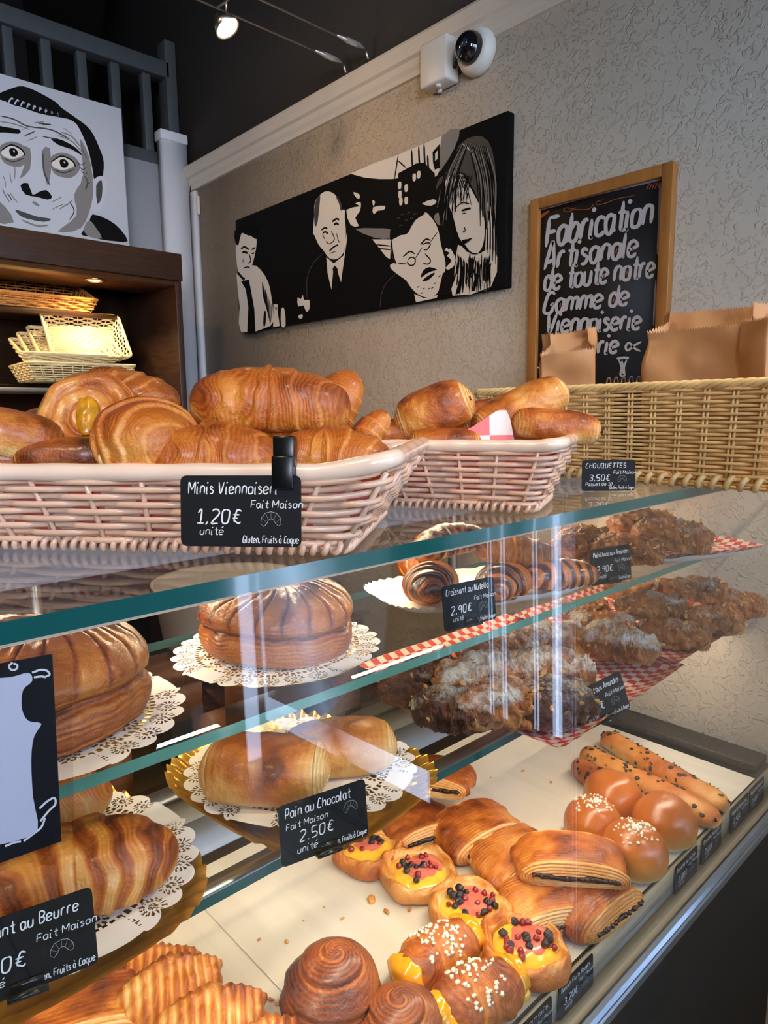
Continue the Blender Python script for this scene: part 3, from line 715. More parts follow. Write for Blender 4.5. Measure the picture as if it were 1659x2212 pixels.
def painting_wide():
    XF = XW-.026
    def pl(u, v, h): return tuple(AX(480+u/2.592, 220+v/2.592, XF-h))
    y0, y1, z0, z1 = 1.062, 2.295, CAMZ+.300, CAMZ+.701
    kx = XF/XW
    y0, y1, z0, z1 = y0*kx, y1*kx, CAMZ+.300*kx, CAMZ+.702*kx
    c = thing('wide_canvas_painting', 'wide black and white canvas of three men and a long haired woman', 'painting', (XF, (y0+y1)/2, z0))
    slab('canvas', (0, y0-(y0+y1)/2, 0), (XW-XF-.0005, y1-(y0+y1)/2, z1-z0), MAT['pblack'], c, .002)
    p = Paint(pl); A, L = p.area, p.line
    # harbour view in the background
    A('pwhite', [(716, 402), (860, 340), (975, 300), (1120, 238), (1250, 182), (1262, 250), (1240, 330), (1205, 410), (1190, 420), (1140, 410), (1010, 425), (950, 432), (880, 432), (800, 425)], 0)
    A('pgrey', [(1230, 190), (1330, 150), (1300, 260), (1240, 360), (1215, 380)], 2)
    for x, t_, b_ in ((1060, 268, 420), (1100, 250, 430), (1130, 236, 430), (1150, 300, 430)):
        L('pblack', [(x, t_), (x+4, (t_+b_)/2), (x+16, b_)], 10)
    L('pblack', [(985, 300), (965, 432)], 7); L('pblack', [(985, 330), (1030, 370)], 8)
    A('pblack', [(985, 400), (1040, 370), (1085, 345), (1130, 340), (1190, 400), (1195, 560), (985, 560)], 0)
    A('pblack', [(1178, 280), (1218, 235), (1218, 370), (1190, 380), (1180, 340)], 0); A('pwhite', [(1192, 290), (1207, 270), (1205, 320), (1192, 330)], 0)
    for x, y in ((993, 470), (1030, 485), (1000, 560), (1030, 555), (1075, 425), (995, 520), (1100, 410)): A('pwhite', [(x-9, y-18), (x+9, y-22), (x+8, y+14), (x-7, y+18)], 2)
    A('pwhite', [(735, 505), (770, 520), (765, 545), (745, 530)], 2); A('pwhite', [(695, 605), (770, 585), (745, 570), (775, 560), (772, 610), (745, 650), (765, 695), (720, 690)], 2)
    A('pwhite', [(845, 590), (910, 582), (905, 605), (870, 610), (848, 630)], 2); A('pwhite', [(840, 550), (856, 560), (846, 585)], 2)
    A('pgrey', [(745, 712), (860, 708), (945, 715), (940, 765), (850, 760)], 2); A('pwhite', [(840, 770), (945, 770), (940, 880), (920, 870)], 0)
    for q in (800, 820): L('pblack', [(860, q), (945, q+8)], 8)
    A('pwhite', [(1118, 570), (1180, 545), (1200, 560), (1170, 582)], 2)
    # man at the left with a dark tie
    A('pwhite', [(76, 790), (105, 735), (150, 750), (190, 745), (192, 800), (182, 860), (170, 905), (150, 965), (125, 985), (100, 960), (85, 930)], 3)
    A('pblack', [(70, 720), (130, 690), (192, 700), (192, 770), (150, 742), (108, 735), (92, 800), (74, 790)], 2)
    A('pwhite', [(80, 960), (120, 1005), (165, 915), (215, 940), (258, 1010), (275, 1090), (285, 1190), (270, 1255), (105, 1292), (98, 1150)], 2)
    A('pblack', [(105, 1005), (150, 995), (162, 1060), (180, 1160), (186, 1290), (140, 1290), (146, 1150), (132, 1050)], 0)
    L('pblack', [(105, 825), (125, 812), (150, 828)], 10); L('pblack', [(165, 828), (185, 815)], 9); L('pblack', [(112, 845), (128, 840), (142, 850)], 12)
    L('pblack', [(165, 850), (180, 845)], 9); L('pblack', [(150, 850), (160, 890), (145, 905)], 6); L('pblack', [(120, 930), (140, 925), (155, 928)], 7); L('pgrey', [(115, 900), (120, 880)], 8)
    for i in range(7): L('pblack', [(225+i*8, 1010+i*20), (232+i*7, 1090+i*18), (250+i*3, 1150+i*16)], 7-i*.5)
    L('pblack', [(240, 1170), (235, 1260)], 14)
    # glasses and bottles on the table
    A('pwhite', [(287, 1132), (310, 1132), (310, 1170), (322, 1255), (285, 1262)], 0); A('pwhite', [(330, 1162), (348, 1160), (355, 1252), (330, 1255)], 2)
    A('pblack', [(296, 1150), (306, 1152), (302, 1168)], 2); A('pwhite', [(422, 1095), (440, 1105), (452, 1080), (458, 1110), (488, 1110), (488, 1160), (470, 1175), (455, 1140), (425, 1145)], 2); A('pwhite', [(428, 1195), (450, 1190), (448, 1212), (430, 1212)], 2)
    # bald man in a dark suit
    A('pwhite', [(515, 640), (520, 560), (560, 510), (600, 502), (640, 530), (665, 600), (686, 605), (686, 650), (692, 720), (690, 790), (675, 850), (640, 880), (600, 875), (565, 830), (540, 800), (515, 745), (508, 735)], 3)
    A('pdark', [(515, 640), (522, 560), (548, 520), (545, 580), (535, 670), (520, 700)], 2); L('pdark', [(640, 530), (660, 570), (668, 610)], 12)
    A('pwhite', [(583, 870), (625, 905), (680, 860), (697, 735), (700, 760), (680, 900), (665, 1010), (640, 930), (622, 940), (612, 1052), (590, 960)], 0)
    A('pblack', [(618, 935), (628, 915), (645, 932), (655, 1000), (640, 1060), (617, 1050), (625, 980)], 0)
    L('pblack', [(555, 718), (575, 705), (590, 712)], 9); L('pblack', [(615, 672), (640, 655), (655, 662)], 11); L('pblack', [(562, 735), (578, 728), (592, 738)], 10); L('pblack', [(625, 690), (640, 680), (652, 690)], 12)
    L('pdark', [(610, 720), (628, 770), (600, 795), (580, 780)], 6); L('pblack', [(600, 835), (625, 812), (650, 800)], 9); L('pdark', [(640, 735), (650, 775), (660, 790)], 5); L('pdark', [(560, 740), (575, 770)], 5); L('pdark', [(600, 850), (640, 835)], 5)
    L('pdark', [(560, 850), (505, 910), (475, 990), (475, 1100)], 4)
    # man with glasses and a moustache, leaning
    A('pwhite', [(945, 780), (985, 750), (1040, 735), (1075, 660), (1130, 615), (1180, 660), (1210, 720), (1225, 800), (1250, 900), (1240, 985), (1200, 1075), (1140, 1095), (1075, 1060), (1020, 985), (970, 910), (950, 850)], 3)
    A('pblack', [(940, 770), (945, 700), (985, 630), (1050, 600), (1110, 605), (1135, 625), (1085, 660), (1050, 710), (1000, 745), (965, 765)], 3)
    for x, y in ((985, 650), (1010, 628), (1045, 618), (1080, 625), (1000, 690), (1030, 660), (1060, 650)): L('pdark', [(x-8, y+8), (x, y), (x+10, y+2)], 5)
    L('pblack', [(1012, 868), (1050, 838), (1080, 852)], 8); L('pblack', [(1110, 800), (1140, 770), (1165, 775)], 9)
    L('pblack', [(1040, 885), (1058, 870), (1080, 880), (1075, 910), (1050, 915), (1035, 895)], 7); L('pblack', [(1120, 800), (1145, 790), (1165, 795), (1150, 825), (1128, 828)], 7); L('pblack', [(985, 905), (1035, 908)], 6); L('pblack', [(1165, 785), (1205, 730)], 5); L('pblack', [(1080, 878), (1120, 815)], 5)
    L('pblack', [(1135, 850), (1165, 885), (1155, 908), (1125, 905)], 7)
    A('pblack', [(1112, 985), (1125, 945), (1160, 925), (1205, 940), (1170, 950), (1140, 965)], 2); A('pblack', [(1118, 1005), (1150, 975), (1190, 955), (1180, 975), (1150, 1000)], 2)
    for x, y in ((1090, 1040), (1120, 1050), (1150, 1050), (1185, 1020), (1210, 980), (1110, 1075), (1170, 1045)): L('pdark', [(x, y), (x+14, y-8)], 6)
    L('pblack', [(945, 770), (955, 850), (975, 915), (1020, 1000), (1075, 1070)], 9)
    A('pwhite', [(1075, 1075), (1130, 1100), (1210, 1080), (1200, 1098), (1085, 1122)], 0); L('pdark', [(975, 960), (915, 1020), (890, 1090), (885, 1150)], 4); A('pwhite', [(942, 910), (985, 910), (1040, 1000), (1010, 985), (950, 940)], 2)
    # hand held to the head
    A('pwhite', [(1245, 830), (1270, 815), (1300, 860), (1302, 910), (1275, 940), (1250, 930), (1285, 890), (1258, 862), (1275, 845)], 2); A('pgrey', [(1185, 640), (1215, 620), (1225, 690), (1200, 680)], 2)
    # woman with long hair
    A('pwhite', [(1250, 430), (1300, 405), (1350, 410), (1400, 500), (1455, 610), (1470, 700), (1460, 800), (1425, 850), (1380, 830), (1350, 795), (1320, 745), (1295, 650), (1265, 560)], 3)
    A('pdark', [(1195, 490), (1215, 430), (1270, 380), (1330, 240), (1420, 190), (1490, 220), (1525, 330), (1535, 480), (1530, 700), (1540, 850), (1505, 1030), (1460, 1050), (1470, 820), (1480, 690), (1450, 590), (1400, 480), (1350, 400), (1290, 400), (1235, 470), (1225, 560), (1250, 660), (1230, 640), (1205, 560)], 2)
    A('pblack', [(1195, 500), (1245, 450), (1245, 560), (1290, 650), (1300, 740), (1270, 830), (1235, 760), (1215, 640)], 2)
    A('pwhite', [(1320, 800), (1370, 840), (1440, 850), (1500, 820), (1540, 870), (1505, 1035), (1290, 1085), (1300, 960)], 2)
    for i in range(9): L('pwhite', [(1345+i*18, 235+i*6), (1400+i*16, 290+i*22), (1440+i*11, 380+i*36)], 5+i % 3)
    for i in range(8): L('pblack', [(1290+i*9, 395), (1300+i*13, 440+i*4), (1310+i*17, 500+(i % 3)*40)], 5)
    for i in range(12): L('pblack', [(1318+i*17, 850+(i % 4)*18), (1322+i*16, 930), (1312+i*17, 1030-i*3+(i % 3)*22)], 5+(i*7 % 8))
    for i in range(8): L('pblack' if i % 2 else 'pwhite', [(1470+i*7, 560), (1480+i*7, 700), (1475+i*8, 840+i*10)], 6)
    A('pblack', [(1205, 1085), (1235, 960), (1300, 920), (1300, 1000), (1270, 1083)], 0); A('pblack', [(1305, 1080), (1325, 1000), (1342, 1005), (1330, 1072)], 0); A('pblack', [(1395, 1062), (1420, 960), (1440, 970), (1415, 1058)], 0)
    rg = np.random.RandomState(9)
    for i in range(46):                        # strands of hair
        k_ = i/45; x0_ = 1330+k_*150; x1_ = 1210+k_*330 if k_ < .3 else 1440+(k_-.3)*140
        L('pblack' if i % 3 else 'pgrey', [(x0_, 235+40*abs(k_-.4)+rg.uniform(-8, 8)), ((x0_+x1_)/2+rg.uniform(-10, 10)+(20 if k_ > .3 else -25), 420+rg.uniform(-20, 20)), (x1_+rg.uniform(-8, 8), 600+rg.uniform(-30, 120))], rg.uniform(3, 9), 4)
    for i in range(30):
        x_ = 1300+rg.rand()*220; y_ = 850+rg.rand()*60
        L('pblack', [(x_, y_), (x_+rg.uniform(-10, 8), y_+60), (x_+rg.uniform(-18, 8), y_+rg.uniform(90, 190))], rg.uniform(3, 9), 4)
    for i in range(22):
        x_ = 1255+rg.rand()*120; L('pblack', [(x_+30, 400+rg.rand()*20), (x_+14, 470), (x_+rg.uniform(-6, 10), 520+rg.rand()*60)], rg.uniform(2, 5), 4)
    L('pblack', [(1340, 610), (1370, 600), (1392, 595)], 11); L('pblack', [(1300, 600), (1340, 565), (1385, 570)], 5); L('pblack', [(1345, 625), (1365, 622)], 5)
    L('pblack', [(1355, 700), (1360, 720), (1345, 730)], 5); A('pblack', [(1340, 775), (1375, 768), (1402, 760), (1375, 785), (1352, 795)], 2); L('pblack', [(1315, 730), (1325, 770), (1355, 800), (1390, 845), (1430, 850)], 7)
    p.build(c, {'pblack': 'black_brushwork', 'pwhite': 'cream_brushwork', 'pgrey': 'grey_brushwork', 'pdark': 'charcoal_brushwork'})
painting_wide()

def portrait():
    YF_ = 2.50
    def pl(u, v, h): return tuple(AY(u/1.9988, v/1.9988, YF_-h))
    kx = YF_/YB
    x1, z0, z1 = 1.150*kx, CZ+.0005, CAMZ+1.125*kx
    x0 = x1-.62
    c = thing('portrait_canvas', 'black and white canvas portrait of a wide eyed man standing on the bread cabinet', 'painting', (x0, YF_, z0))
    slab('canvas', (0, 0, 0), (x1-x0, .03, z1-z0), MAT['plight'], c, .002)
    p = Paint(pl); A, L = p.area, p.line
    A('pblack', [(-30, 420), (40, 385), (100, 372), (170, 400), (240, 440), (265, 465), (330, 510), (390, 560), (430, 640), (448, 700), (440, 770), (405, 770), (385, 660), (345, 560), (310, 520), (250, 505), (170, 490), (60, 455), (-30, 470)], 3)
    A('plight', [(-30, 470), (60, 455), (170, 490), (310, 522), (350, 575), (385, 665), (405, 775), (400, 880), (380, 920), (350, 985), (270, 1010), (120, 975), (-30, 960)], 3)
    A('plight', [(405, 780), (440, 760), (462, 780), (455, 830), (440, 900), (405, 915), (395, 880)], 3)
    A('pdark', [(415, 800), (440, 780), (440, 850), (420, 880)], 2)
    A('pgrey', [(345, 600), (385, 680), (402, 790), (395, 880), (350, 985), (250, 1000), (330, 930), (320, 840), (360, 760)], 3)
    A('pgrey', [(-30, 860), (20, 890), (60, 960), (-30, 955)], 2); A('pgrey', [(180, 650), (215, 640), (220, 740), (205, 800), (190, 740)], 2); A('pgrey', [(90, 640), (130, 640), (130, 730), (85, 770), (110, 700)], 2)
    for i in range(9): L('plight', [(35+i*27, 445+i*7), (48+i*25, 425+i*8), (58+i*24, 428+i*9)], 7)
    L('pdark', [(0, 500), (60, 515), (120, 545), (220, 560), (300, 600)], 6); L('pgrey', [(0, 525), (60, 535), (130, 560)], 5); L('pgrey', [(265, 570), (310, 590), (345, 630)], 6); L('pgrey', [(250, 585), (310, 610), (352, 655)], 5)
    A('pblack', [(-30, 540), (20, 548), (85, 560), (80, 578), (20, 572), (-30, 570)], 2); A('pblack', [(218, 595), (270, 605), (330, 640), (355, 672), (310, 645), (250, 625)], 2)
    for ex, ey in ((58, 658), (276, 706)):
        A('pgrey', [(ex-62, ey-20), (ex-10, ey-48), (ex+50, ey-25), (ex+70, ey+20), (ex+30, ey+62), (ex-40, ey+45)], 3)
        A('pwhite', [(ex-52, ey-4), (ex-10, ey-28), (ex+32, ey-10), (ex+44, ey+10), (ex, ey+28), (ex-40, ey+18)], 3)
        A('pblack', [(ex-18, ey-14), (ex+4, ey-18), (ex+20, ey), (ex+10, ey+17), (ex-12, ey+14)], 3); A('pwhite', [(ex-2, ey-8), (ex+6, ey-7), (ex+4, ey+1)], 2)
        L('pblack', [(ex-56, ey-6), (ex-12, ey-32), (ex+34, ey-14), (ex+52, ey+16)], 6); L('pdark', [(ex-44, ey+26), (ex, ey+40), (ex+46, ey+24)], 6)
    L('pdark', [(185, 660), (190, 740), (215, 800)], 7); A('pblack', [(88, 800), (120, 790), (140, 840), (165, 830), (200, 820), (225, 850), (205, 862), (160, 850), (110, 840)], 2)
    A('pdark', [(65, 905), (110, 918), (160, 935), (222, 945), (190, 958), (120, 945), (85, 930)], 2); L('pgrey', [(95, 950), (160, 975), (210, 972)], 8); L('pgrey', [(140, 870), (170, 890)], 12); L('pdark', [(300, 870), (320, 910), (300, 950)], 5)
    for i in range(5): L('pdark', [(330+i*10, 700+i*18), (350+i*8, 712+i*20), (368+i*5, 700+i*22)], 4)
    A('pblack', [(400, 925), (470, 950), (520, 990), (552, 1042), (500, 1042), (440, 1035), (380, 1020), (350, 1010), (385, 960)], 2); A('pgrey', [(362, 985), (385, 950), (415, 985), (440, 1030), (380, 1020)], 2)
    rg = np.random.RandomState(4)
    for _ in range(42):                        # loose dry-brush marks on cheeks, brow and chin
        q = rg.rand()*2*PI; rr_ = rg.uniform(.55, .95)
        u_ = 190+rr_*205*math.cos(q); v_ = 740+rr_*235*math.sin(q)
        if abs(u_-58) < 75 and abs(v_-658) < 70 or abs(u_-276) < 80 and abs(v_-706) < 70 or (60 < u_ < 240 and 780 < v_ < 960): continue
        ln = rg.uniform(10, 34); dx, dy = -math.sin(q)*ln, math.cos(q)*ln
        L('pgrey' if rg.rand() < .7 else 'pdark', [(u_-dx, v_-dy), (u_+rg.uniform(-4, 4), v_), (u_+dx, v_+dy)], rg.uniform(2, 7), 3)
    p.build(c, {'pblack': 'black_brushwork', 'pwhite': 'white_brushwork', 'pgrey': 'grey_brushwork', 'pdark': 'charcoal_brushwork', 'plight': 'pale_brushwork'})
portrait()

def chalkboard():
    XF = XW-.022; kx = XF/XW
    y0, y1, z0, z1 = .655*kx, .995*kx, CAMZ-.02, CAMZ+.486*kx
    yc = (y0+y1)/2
    c = thing('chalkboard_sign', 'wood framed chalkboard with white handwriting on the plaster wall', 'chalkboard', (XF, yc, z0))
    hh = z1-z0; a, b_ = y0-yc, y1-yc; fw = .024
    for nm, lo, hi in (('frame_stile', (a, 0), (a+fw, hh)), ('frame_stile', (b_-fw, 0), (b_, hh)), ('frame_rail', (a+fw, hh-fw), (b_-fw, hh)), ('frame_rail', (a+fw, 0), (b_-fw, fw))):
        slab(nm, (0, lo[0], lo[1]), (.0215, hi[0], hi[1]), MAT['oak'], c, .002)
    slab('slate', (.010, a+fw, fw), (.02, b_-fw, hh-fw), MAT['board'], c)
    XS = XF+.010
    def pl(u, v, h): return tuple(AX(1080+u/2.865, 340+v/2.865, XS-.0003-h))
    p = Paint(pl)
    L = p.line
    L('lilac', [(240, 325), (600, 225), (1000, 135)], 16, 4); L('lilac', [(992, 150), (985, 400), (975, 600)], 14, 4); L('lilac', [(965, 760), (950, 1040)], 13, 4); L('lilac', [(240, 330), (225, 800), (210, 1350)], 10, 4)
    for i in range(5): L('orange', [(905+i*18, 200-i*2), (925+i*17, 165-i*4)], 6)
    for i in range(5): L('orange', [(250+i*11, 385-i*10), (265+i*10, 345-i*5)], 6)
    L('orange', [(470, 310), (430, 335), (395, 330), (410, 312), (470, 322), (540, 322), (575, 300), (570, 285)], 4, 6); L('orange', [(640, 262), (600, 275), (600, 292), (650, 285), (720, 258), (835, 235)], 4, 6)
    def word(s, x0, yb0, x1, yb1, capw, hgt, wd=15):
        st, Ln = strokes(s, .7, .22); k = hgt*1.06/8
        for P in st:
            Q = [(x0+(x1-x0)*px/Ln, yb0+(yb1-yb0)*px/Ln-py*k) for px, py in P]
            L('chalk', Q, wd*1.25, 5)
        for ch_i, P in enumerate(st):           # orange touches inside some letters
            if len(P) >= 7 and ch_i % 3 == 1:
                cx_ = sum(q[0] for q in P)/len(P); cy_ = sum(q[1] for q in P)/len(P)
                u = x0+(x1-x0)*cx_/Ln; v = yb0+(yb1-yb0)*cx_/Ln-cy_*k
                L('orange', [(u-3, v+.11*hgt), (u, v), (u+3, v-.10*hgt)], 9, 3)
    word('Fabrication', 285, 555, 945, 405, 0, 165, 19)
    word('Artisanale', 275, 695, 850, 605, 0, 140, 17)
    word('de toute notre', 275, 822, 955, 735, 0, 128, 16)
    word('Gamme de', 270, 965, 795, 908, 0, 118, 16)
    word('Viennoiserie', 285, 1085, 870, 1060, 0, 112, 16)
    word('Pâtisserie' if False else 'Patisserie', 265, 1235, 730, 1205, 0, 105, 16)
    L('chalk', [(875, 1140), (830, 1165), (790, 1195), (778, 1170), (800, 1148), (830, 1180), (870, 1200)], 14, 6)
    L('chalk', [(722, 1245), (760, 1240), (798, 1240)], 16); L('chalk', [(735, 1250), (752, 1300), (745, 1345), (770, 1350), (768, 1300), (785, 1250)], 12, 5); L('chalk', [(755, 1260), (760, 1340)], 20, 3)
    L('chalk', [(225, 1298), (250, 1305)], 8)
    p.build(c, {'lilac': 'chalk_border', 'orange': 'orange_chalk_marks', 'chalk': 'white_handwriting'})
chalkboard()
# ------------------------------------------------------------------ baskets
def perim(a, b, r, n):
    seg = [2*(a-r), PI*r/2, 2*(b-r), PI*r/2]*2; tot = sum(seg)
    s = np.arange(n)/n*tot; P = np.zeros((n, 2)); Q = np.zeros((n, 2)); acc = 0
    cs = [((-a+r, -b), (1, 0)), ((a-r, -b+r), -90), ((a, -b+r), (0, 1)), ((a-r, b-r), 0), ((a-r, b), (-1, 0)), ((-a+r, b-r), 90), ((-a, b-r), (0, -1)), ((-a+r, -b+r), 180)]
    for L, (p, d) in zip(seg, cs):
        k = (s >= acc) & (s < acc+L+1e-12); t = s[k]-acc
        if isinstance(d, tuple):
            P[k] = np.array(p)+t[:, None]*np.array(d); Q[k] = (d[1], -d[0])
        else:
            an = math.radians(d)+t/r; Q[k] = np.stack([np.cos(an), np.sin(an)], 1); P[k] = np.array(p)+r*Q[k]
        acc += L
    return P, Q, tot
def basket(name, label, cat, loc, rotz, L, D, h, fx, fy, mat, rows=10, sr=.0026, spacing=.034, rim=.008, group=None, rimmat=None, pair=False, cr=.02, lift=0, braid=True, nper=900, scale_lift=0):
    t = thing(name, label, cat, loc, rotz, group)
    n = nper
    ns = int(round(2*(L+D)/spacing/2))*2
    z0 = sr*1.6 if not braid else .007
    mb = MB()
    def ring(tt): return perim(L/2+fx*tt, D/2+fy*tt, cr, n)
    def lif(P, tt):
        if not lift: return 0
        return lift*tt*np.clip((np.abs(P[:, 0])/(L/2+fx)-.75)/.25, 0, 1)**1.5
    u = np.arange(n)/n
    for k in range(rows):
        tt = (k+.5)/rows; P, Q, tot = ring(tt)
        off = np.sin(PI*ns*u+k*PI)
        off = np.sign(off)*np.abs(off)**.7*sr*1.35
        X = P+Q*off[:, None]
        z = z0+(h-z0-rim*.6)*tt+lif(P, tt)
        mb.tube(np.column_stack([X, z if np.ndim(z) else np.full(n, z)]), sr*1.08, 6, True)
    mb.build('woven_wall', mat, t)
    ms = MB()
    for i in range(ns):
        j = int(round((i+.5)/ns*n-.0)) % n
        pts = []
        for tt in (0, .5, 1):
            P, Q, _ = ring(tt); pts.append((P[j, 0], P[j, 1], z0*.3+(h-z0*.3)*tt))
        if pair:
            T = np.array([-Q[j, 1], Q[j, 0], 0])*sr*1.2
            ms.tube(np.array(pts)+T, sr*.85, 6); ms.tube(np.array(pts)-T, sr*.85, 6)
        else: ms.tube(pts, sr*.9, 6)
    ms.build('stakes', mat, t)
    P, Q, tot = ring(1.0)
    zz = np.full(n, h)+lif(P, 1)
    mr = MB()
    if pair:                                      # braided rim: two rope strands
        for ph in (0, PI, PI/2, 3*PI/2):
            a = 2*PI*u*int(tot/.055)+ph
            mr.tube(np.column_stack([P+Q*(np.cos(a)*rim*.62)[:, None], zz+np.sin(a)*rim*.62]), rim*.5, 6, True)
    else:
        mr.tube(np.column_stack([P, zz]), rim*(1+.04*np.sin(u*2*PI*24)), 10, True)
    mr.build('rim', rimmat or mat, t)
    if braid:
        P, Q, tot = ring(0.0); a = 2*PI*u*int(tot/.0085); m2 = 4*n
        P, Q, tot = perim(L/2, D/2, cr, m2); uu = np.arange(m2)/m2; a = 2*PI*uu*int(tot/(.0085 if not pair else .018))
        rr = .0042 if not pair else .007
        mbz = MB().tube(np.column_stack([P+Q*(np.cos(a)*rr)[:, None], rr*1.5+np.sin(a)*rr]), rr*.62, 6, True)
        mbz.build('base_braid', mat, t)
    slab('base', (-L/2+.004, -D/2+.004, .002), (L/2-.004, D/2-.004, .007), mat, t)
    return t
MAT['pinkrim'] = plain('satin_pink_rim', srgb(236, 206, 182), .22, var=.05, vscale=14, coat=.5)
ang1 = math.atan2(-.781, .624)
def put(corner, L, D, ang, fr=(1, -1)):        # basket centre from its front right bottom corner
    e = Vector((math.cos(ang), math.sin(ang), 0)); nn = Vector((-e.y, e.x, 0))
    return corner-e*L/2+nn*D/2
c1_ = AZ(742, 1203, TOP)
def kbasket(n_, l_, c_, loc, rz, L, D, h, fx, fy, m_, rows, sr, sp, rim, g_=None, rm=None, pair=False, cr=.02, lift=0):
    return basket(n_, l_, c_, loc, rz, L*KT, D*KT, h*KT, fx*KT, fy*KT, m_, rows, sr*KT, sp*KT, rim*KT, g_, rm, pair, cr*KT, lift*KT)
B1 = kbasket('bread_basket', 'long pale pink wicker basket of small croissants at the front edge of the glass counter', 'basket',
            put(c1_, .46*KT, .25*KT, ang1)+Vector((0, 0, .0005)), ang1, .46, .25, .079, .05, .026, MAT['pinkwicker'], 9, .0030, .046, .0085, 'pale pink baskets', MAT['pinkrim'], lift=.012)
ang2 = math.atan2(-.9, .436)
c2_ = AZ(1152, 1111, TOP)
B2 = kbasket('bread_basket', 'smaller pale pink wicker basket of chocolate rolls behind the long one', 'basket',
            put(c2_, .205*KT, .15*KT, ang2)+Vector((0, 0, .0005)), ang2, .205, .15, .087, .036, .026, MAT['pinkwicker'], 10, .0028, .040, .008, 'pale pink baskets', MAT['pinkrim'], lift=.004)
WX = 1.125
B3 = kbasket('wicker_hamper', 'large natural wicker hamper holding paper bags beside the plaster wall', 'basket',
            ((WX+.125)*KT, .53*KT, TOP+.0005), -PI/2, .78, .235, .168, .012, .010, MAT['wicker'], 24, .0026, .042, .0075, None, None, True, .025)
# paper bags in the hamper
def paper_bag(label, loc, rotz, w, d, h, seed, cut=.0, rot=(0, 0)):
    w, d, h, cut = w*KT, d*KT, h*KT, cut*KT
    t = thing('paper_bag', label, 'paper bag', loc, rotz, 'brown paper bags in the hamper')
    t.rotation_euler = (rot[0], rot[1], rotz)
    nu = 240; nv = 24
    P, Q, tot = perim(w/2, d/2, .006, nu)
    v = np.linspace(0, 1, nv)
    saw = np.abs(((np.arange(nu)*.5) % 1)*2-1)*.0045
    rng = np.random.RandomState(seed)
    top = h+cut*np.where(P[:, 1] < 0, -1, 0)*np.clip(1-(np.abs(P[:, 1]+d/2))/d, 0, 1)
    Vv = np.zeros((nu, nv, 3))
    bul = np.stack([np.repeat(P[:, :1], nv, 1), np.repeat(P[:, 1:], nv, 1), np.repeat(v[None]*h, nu, 0)], -1)
    off = fbm(bul, 14, seed, 2)*.012*np.sin(v*PI*.5)[None]
    fold = (np.abs(P[:, 0]) > w/2-.004)[:, None]*np.sin(PI*np.clip(.5+P[:, 1]/d, 0, 1))[:, None]*-.018*v[None]
    Vv[..., 0] = P[:, 0, None]+Q[:, 0, None]*(off+fold); Vv[..., 1] = P[:, 1, None]+Q[:, 1, None]*off
    Vv[..., 2] = v[None]*(top+saw*1.0)[:, None]
    mesh('bag_body', Vv, gridfaces(nu, nv, True, False), MAT['kraft'], t, smooth=True)
    slab('bag_base', (-w/2+.003, -d/2+.003, .0), (w/2-.003, d/2-.003, .002), MAT['kraft'], t)
    return t
paper_bag('small open brown paper bag with zigzag edge in the hamper before the chalkboard', (1.21*KT, AX(1248, 835, 1.21*KT).y, TOP+.010), -PI/2+.5, .105, .06, .272, 3, .045, (.0, -.10))
paper_bag('wide open brown paper bag in the hamper right of the small one', (1.225*KT, AX(1520, 820, 1.225*KT).y, TOP+.010), -PI/2+.12, .175, .085, .288, 5, .040)
paper_bag('pale sided brown paper bag at the right picture edge in the hamper', (1.20*KT, AX(1650, 820, 1.20*KT).y, TOP+.010), -PI/2-.3, .06, .07, .262, 8, .01)
# coil of steel rings between the bags
cr = thing('wire_coil', 'steel wire coil between the paper bags in the hamper', 'wire coil', (1.19*KT, AX(1370, 840, 1.19*KT).y, TOP+.134))
a = np.linspace(0, 2*PI*7, 260)
MB().tube(np.column_stack([np.cos(a)*.011, np.linspace(.045, -.04, 260), .010+np.sin(a)*.013]), .0011, 6).build('coil', MAT['steel'], cr)
MB().tube([(0, .05, .004), (0, 0, .004), (0, -.05, .004)], .0015, 6).build('rod', MAT['steel'], cr)
MB().box((-.004, -.03, -.122), (.004, .03, .002)).build('notebook_back', MAT['dark'], cr, smooth=False)

# stacked baskets in the cabinet
def cab_basket(label, px, py, y, L, D, h, rot, rows=8, mat='palewicker'):
    p = AY(px, py, y)
    b = basket('bread_tray_basket', label, 'basket', p, 0, L, D, h, .02, .02, MAT[mat], rows, .0024, .028, .0045, 'cream baskets in the cabinet', cr=.015, braid=False, nper=420)
    b.rotation_euler = rot
    # woven floor of the basket
    mb = MB(); k = 14
    for i in range(k):
        y_ = -D/2+D*(i+.5)/k
        X = np.linspace(-L/2, L/2, 60); mb.tube(np.column_stack([X, np.full(60, y_), .006+.0014*np.sin(X*PI/.012+i*PI)]), .0026, 5)
    mb.build('woven_floor', MAT[mat], b)
    return b
cab_basket('wide shallow cream basket on the cabinet shelf under the tilted ones', 160, 828, CY+.17, .285, .22, .055, (0, 0, -.06), 7)
for i, (px, py, tilt, lab) in enumerate(((128, 778, .30, 'cream basket tilted inside the wide one, lowest of four'), (142, 772, .42, 'cream basket tilted in the stack, second from below'), (160, 764, .54, 'cream basket tilted in the stack, third from below'), (183, 742, .86, 'topmost tilted cream basket of the cabinet stack with its inside lit'))):
    cab_basket(lab, px, py, CY+.15, .215-.004*i, .15, .042, (tilt, 0, -.10+.0*i), 6)
for i, (px, py, lab) in enumerate(((70, 652, 'lower orange lit basket on the upper cabinet shelf'), (60, 638, 'upper orange lit basket on the upper cabinet shelf'))):
    p = AY(px, py, CY+.28)
    b = cab_basket(lab, px, py, CY+.28, .31, .17, .055, (.12+.25*i, 0, -.03), 6, 'warmlitwicker')
    b.location.z = CAMZ+.337+.028*i

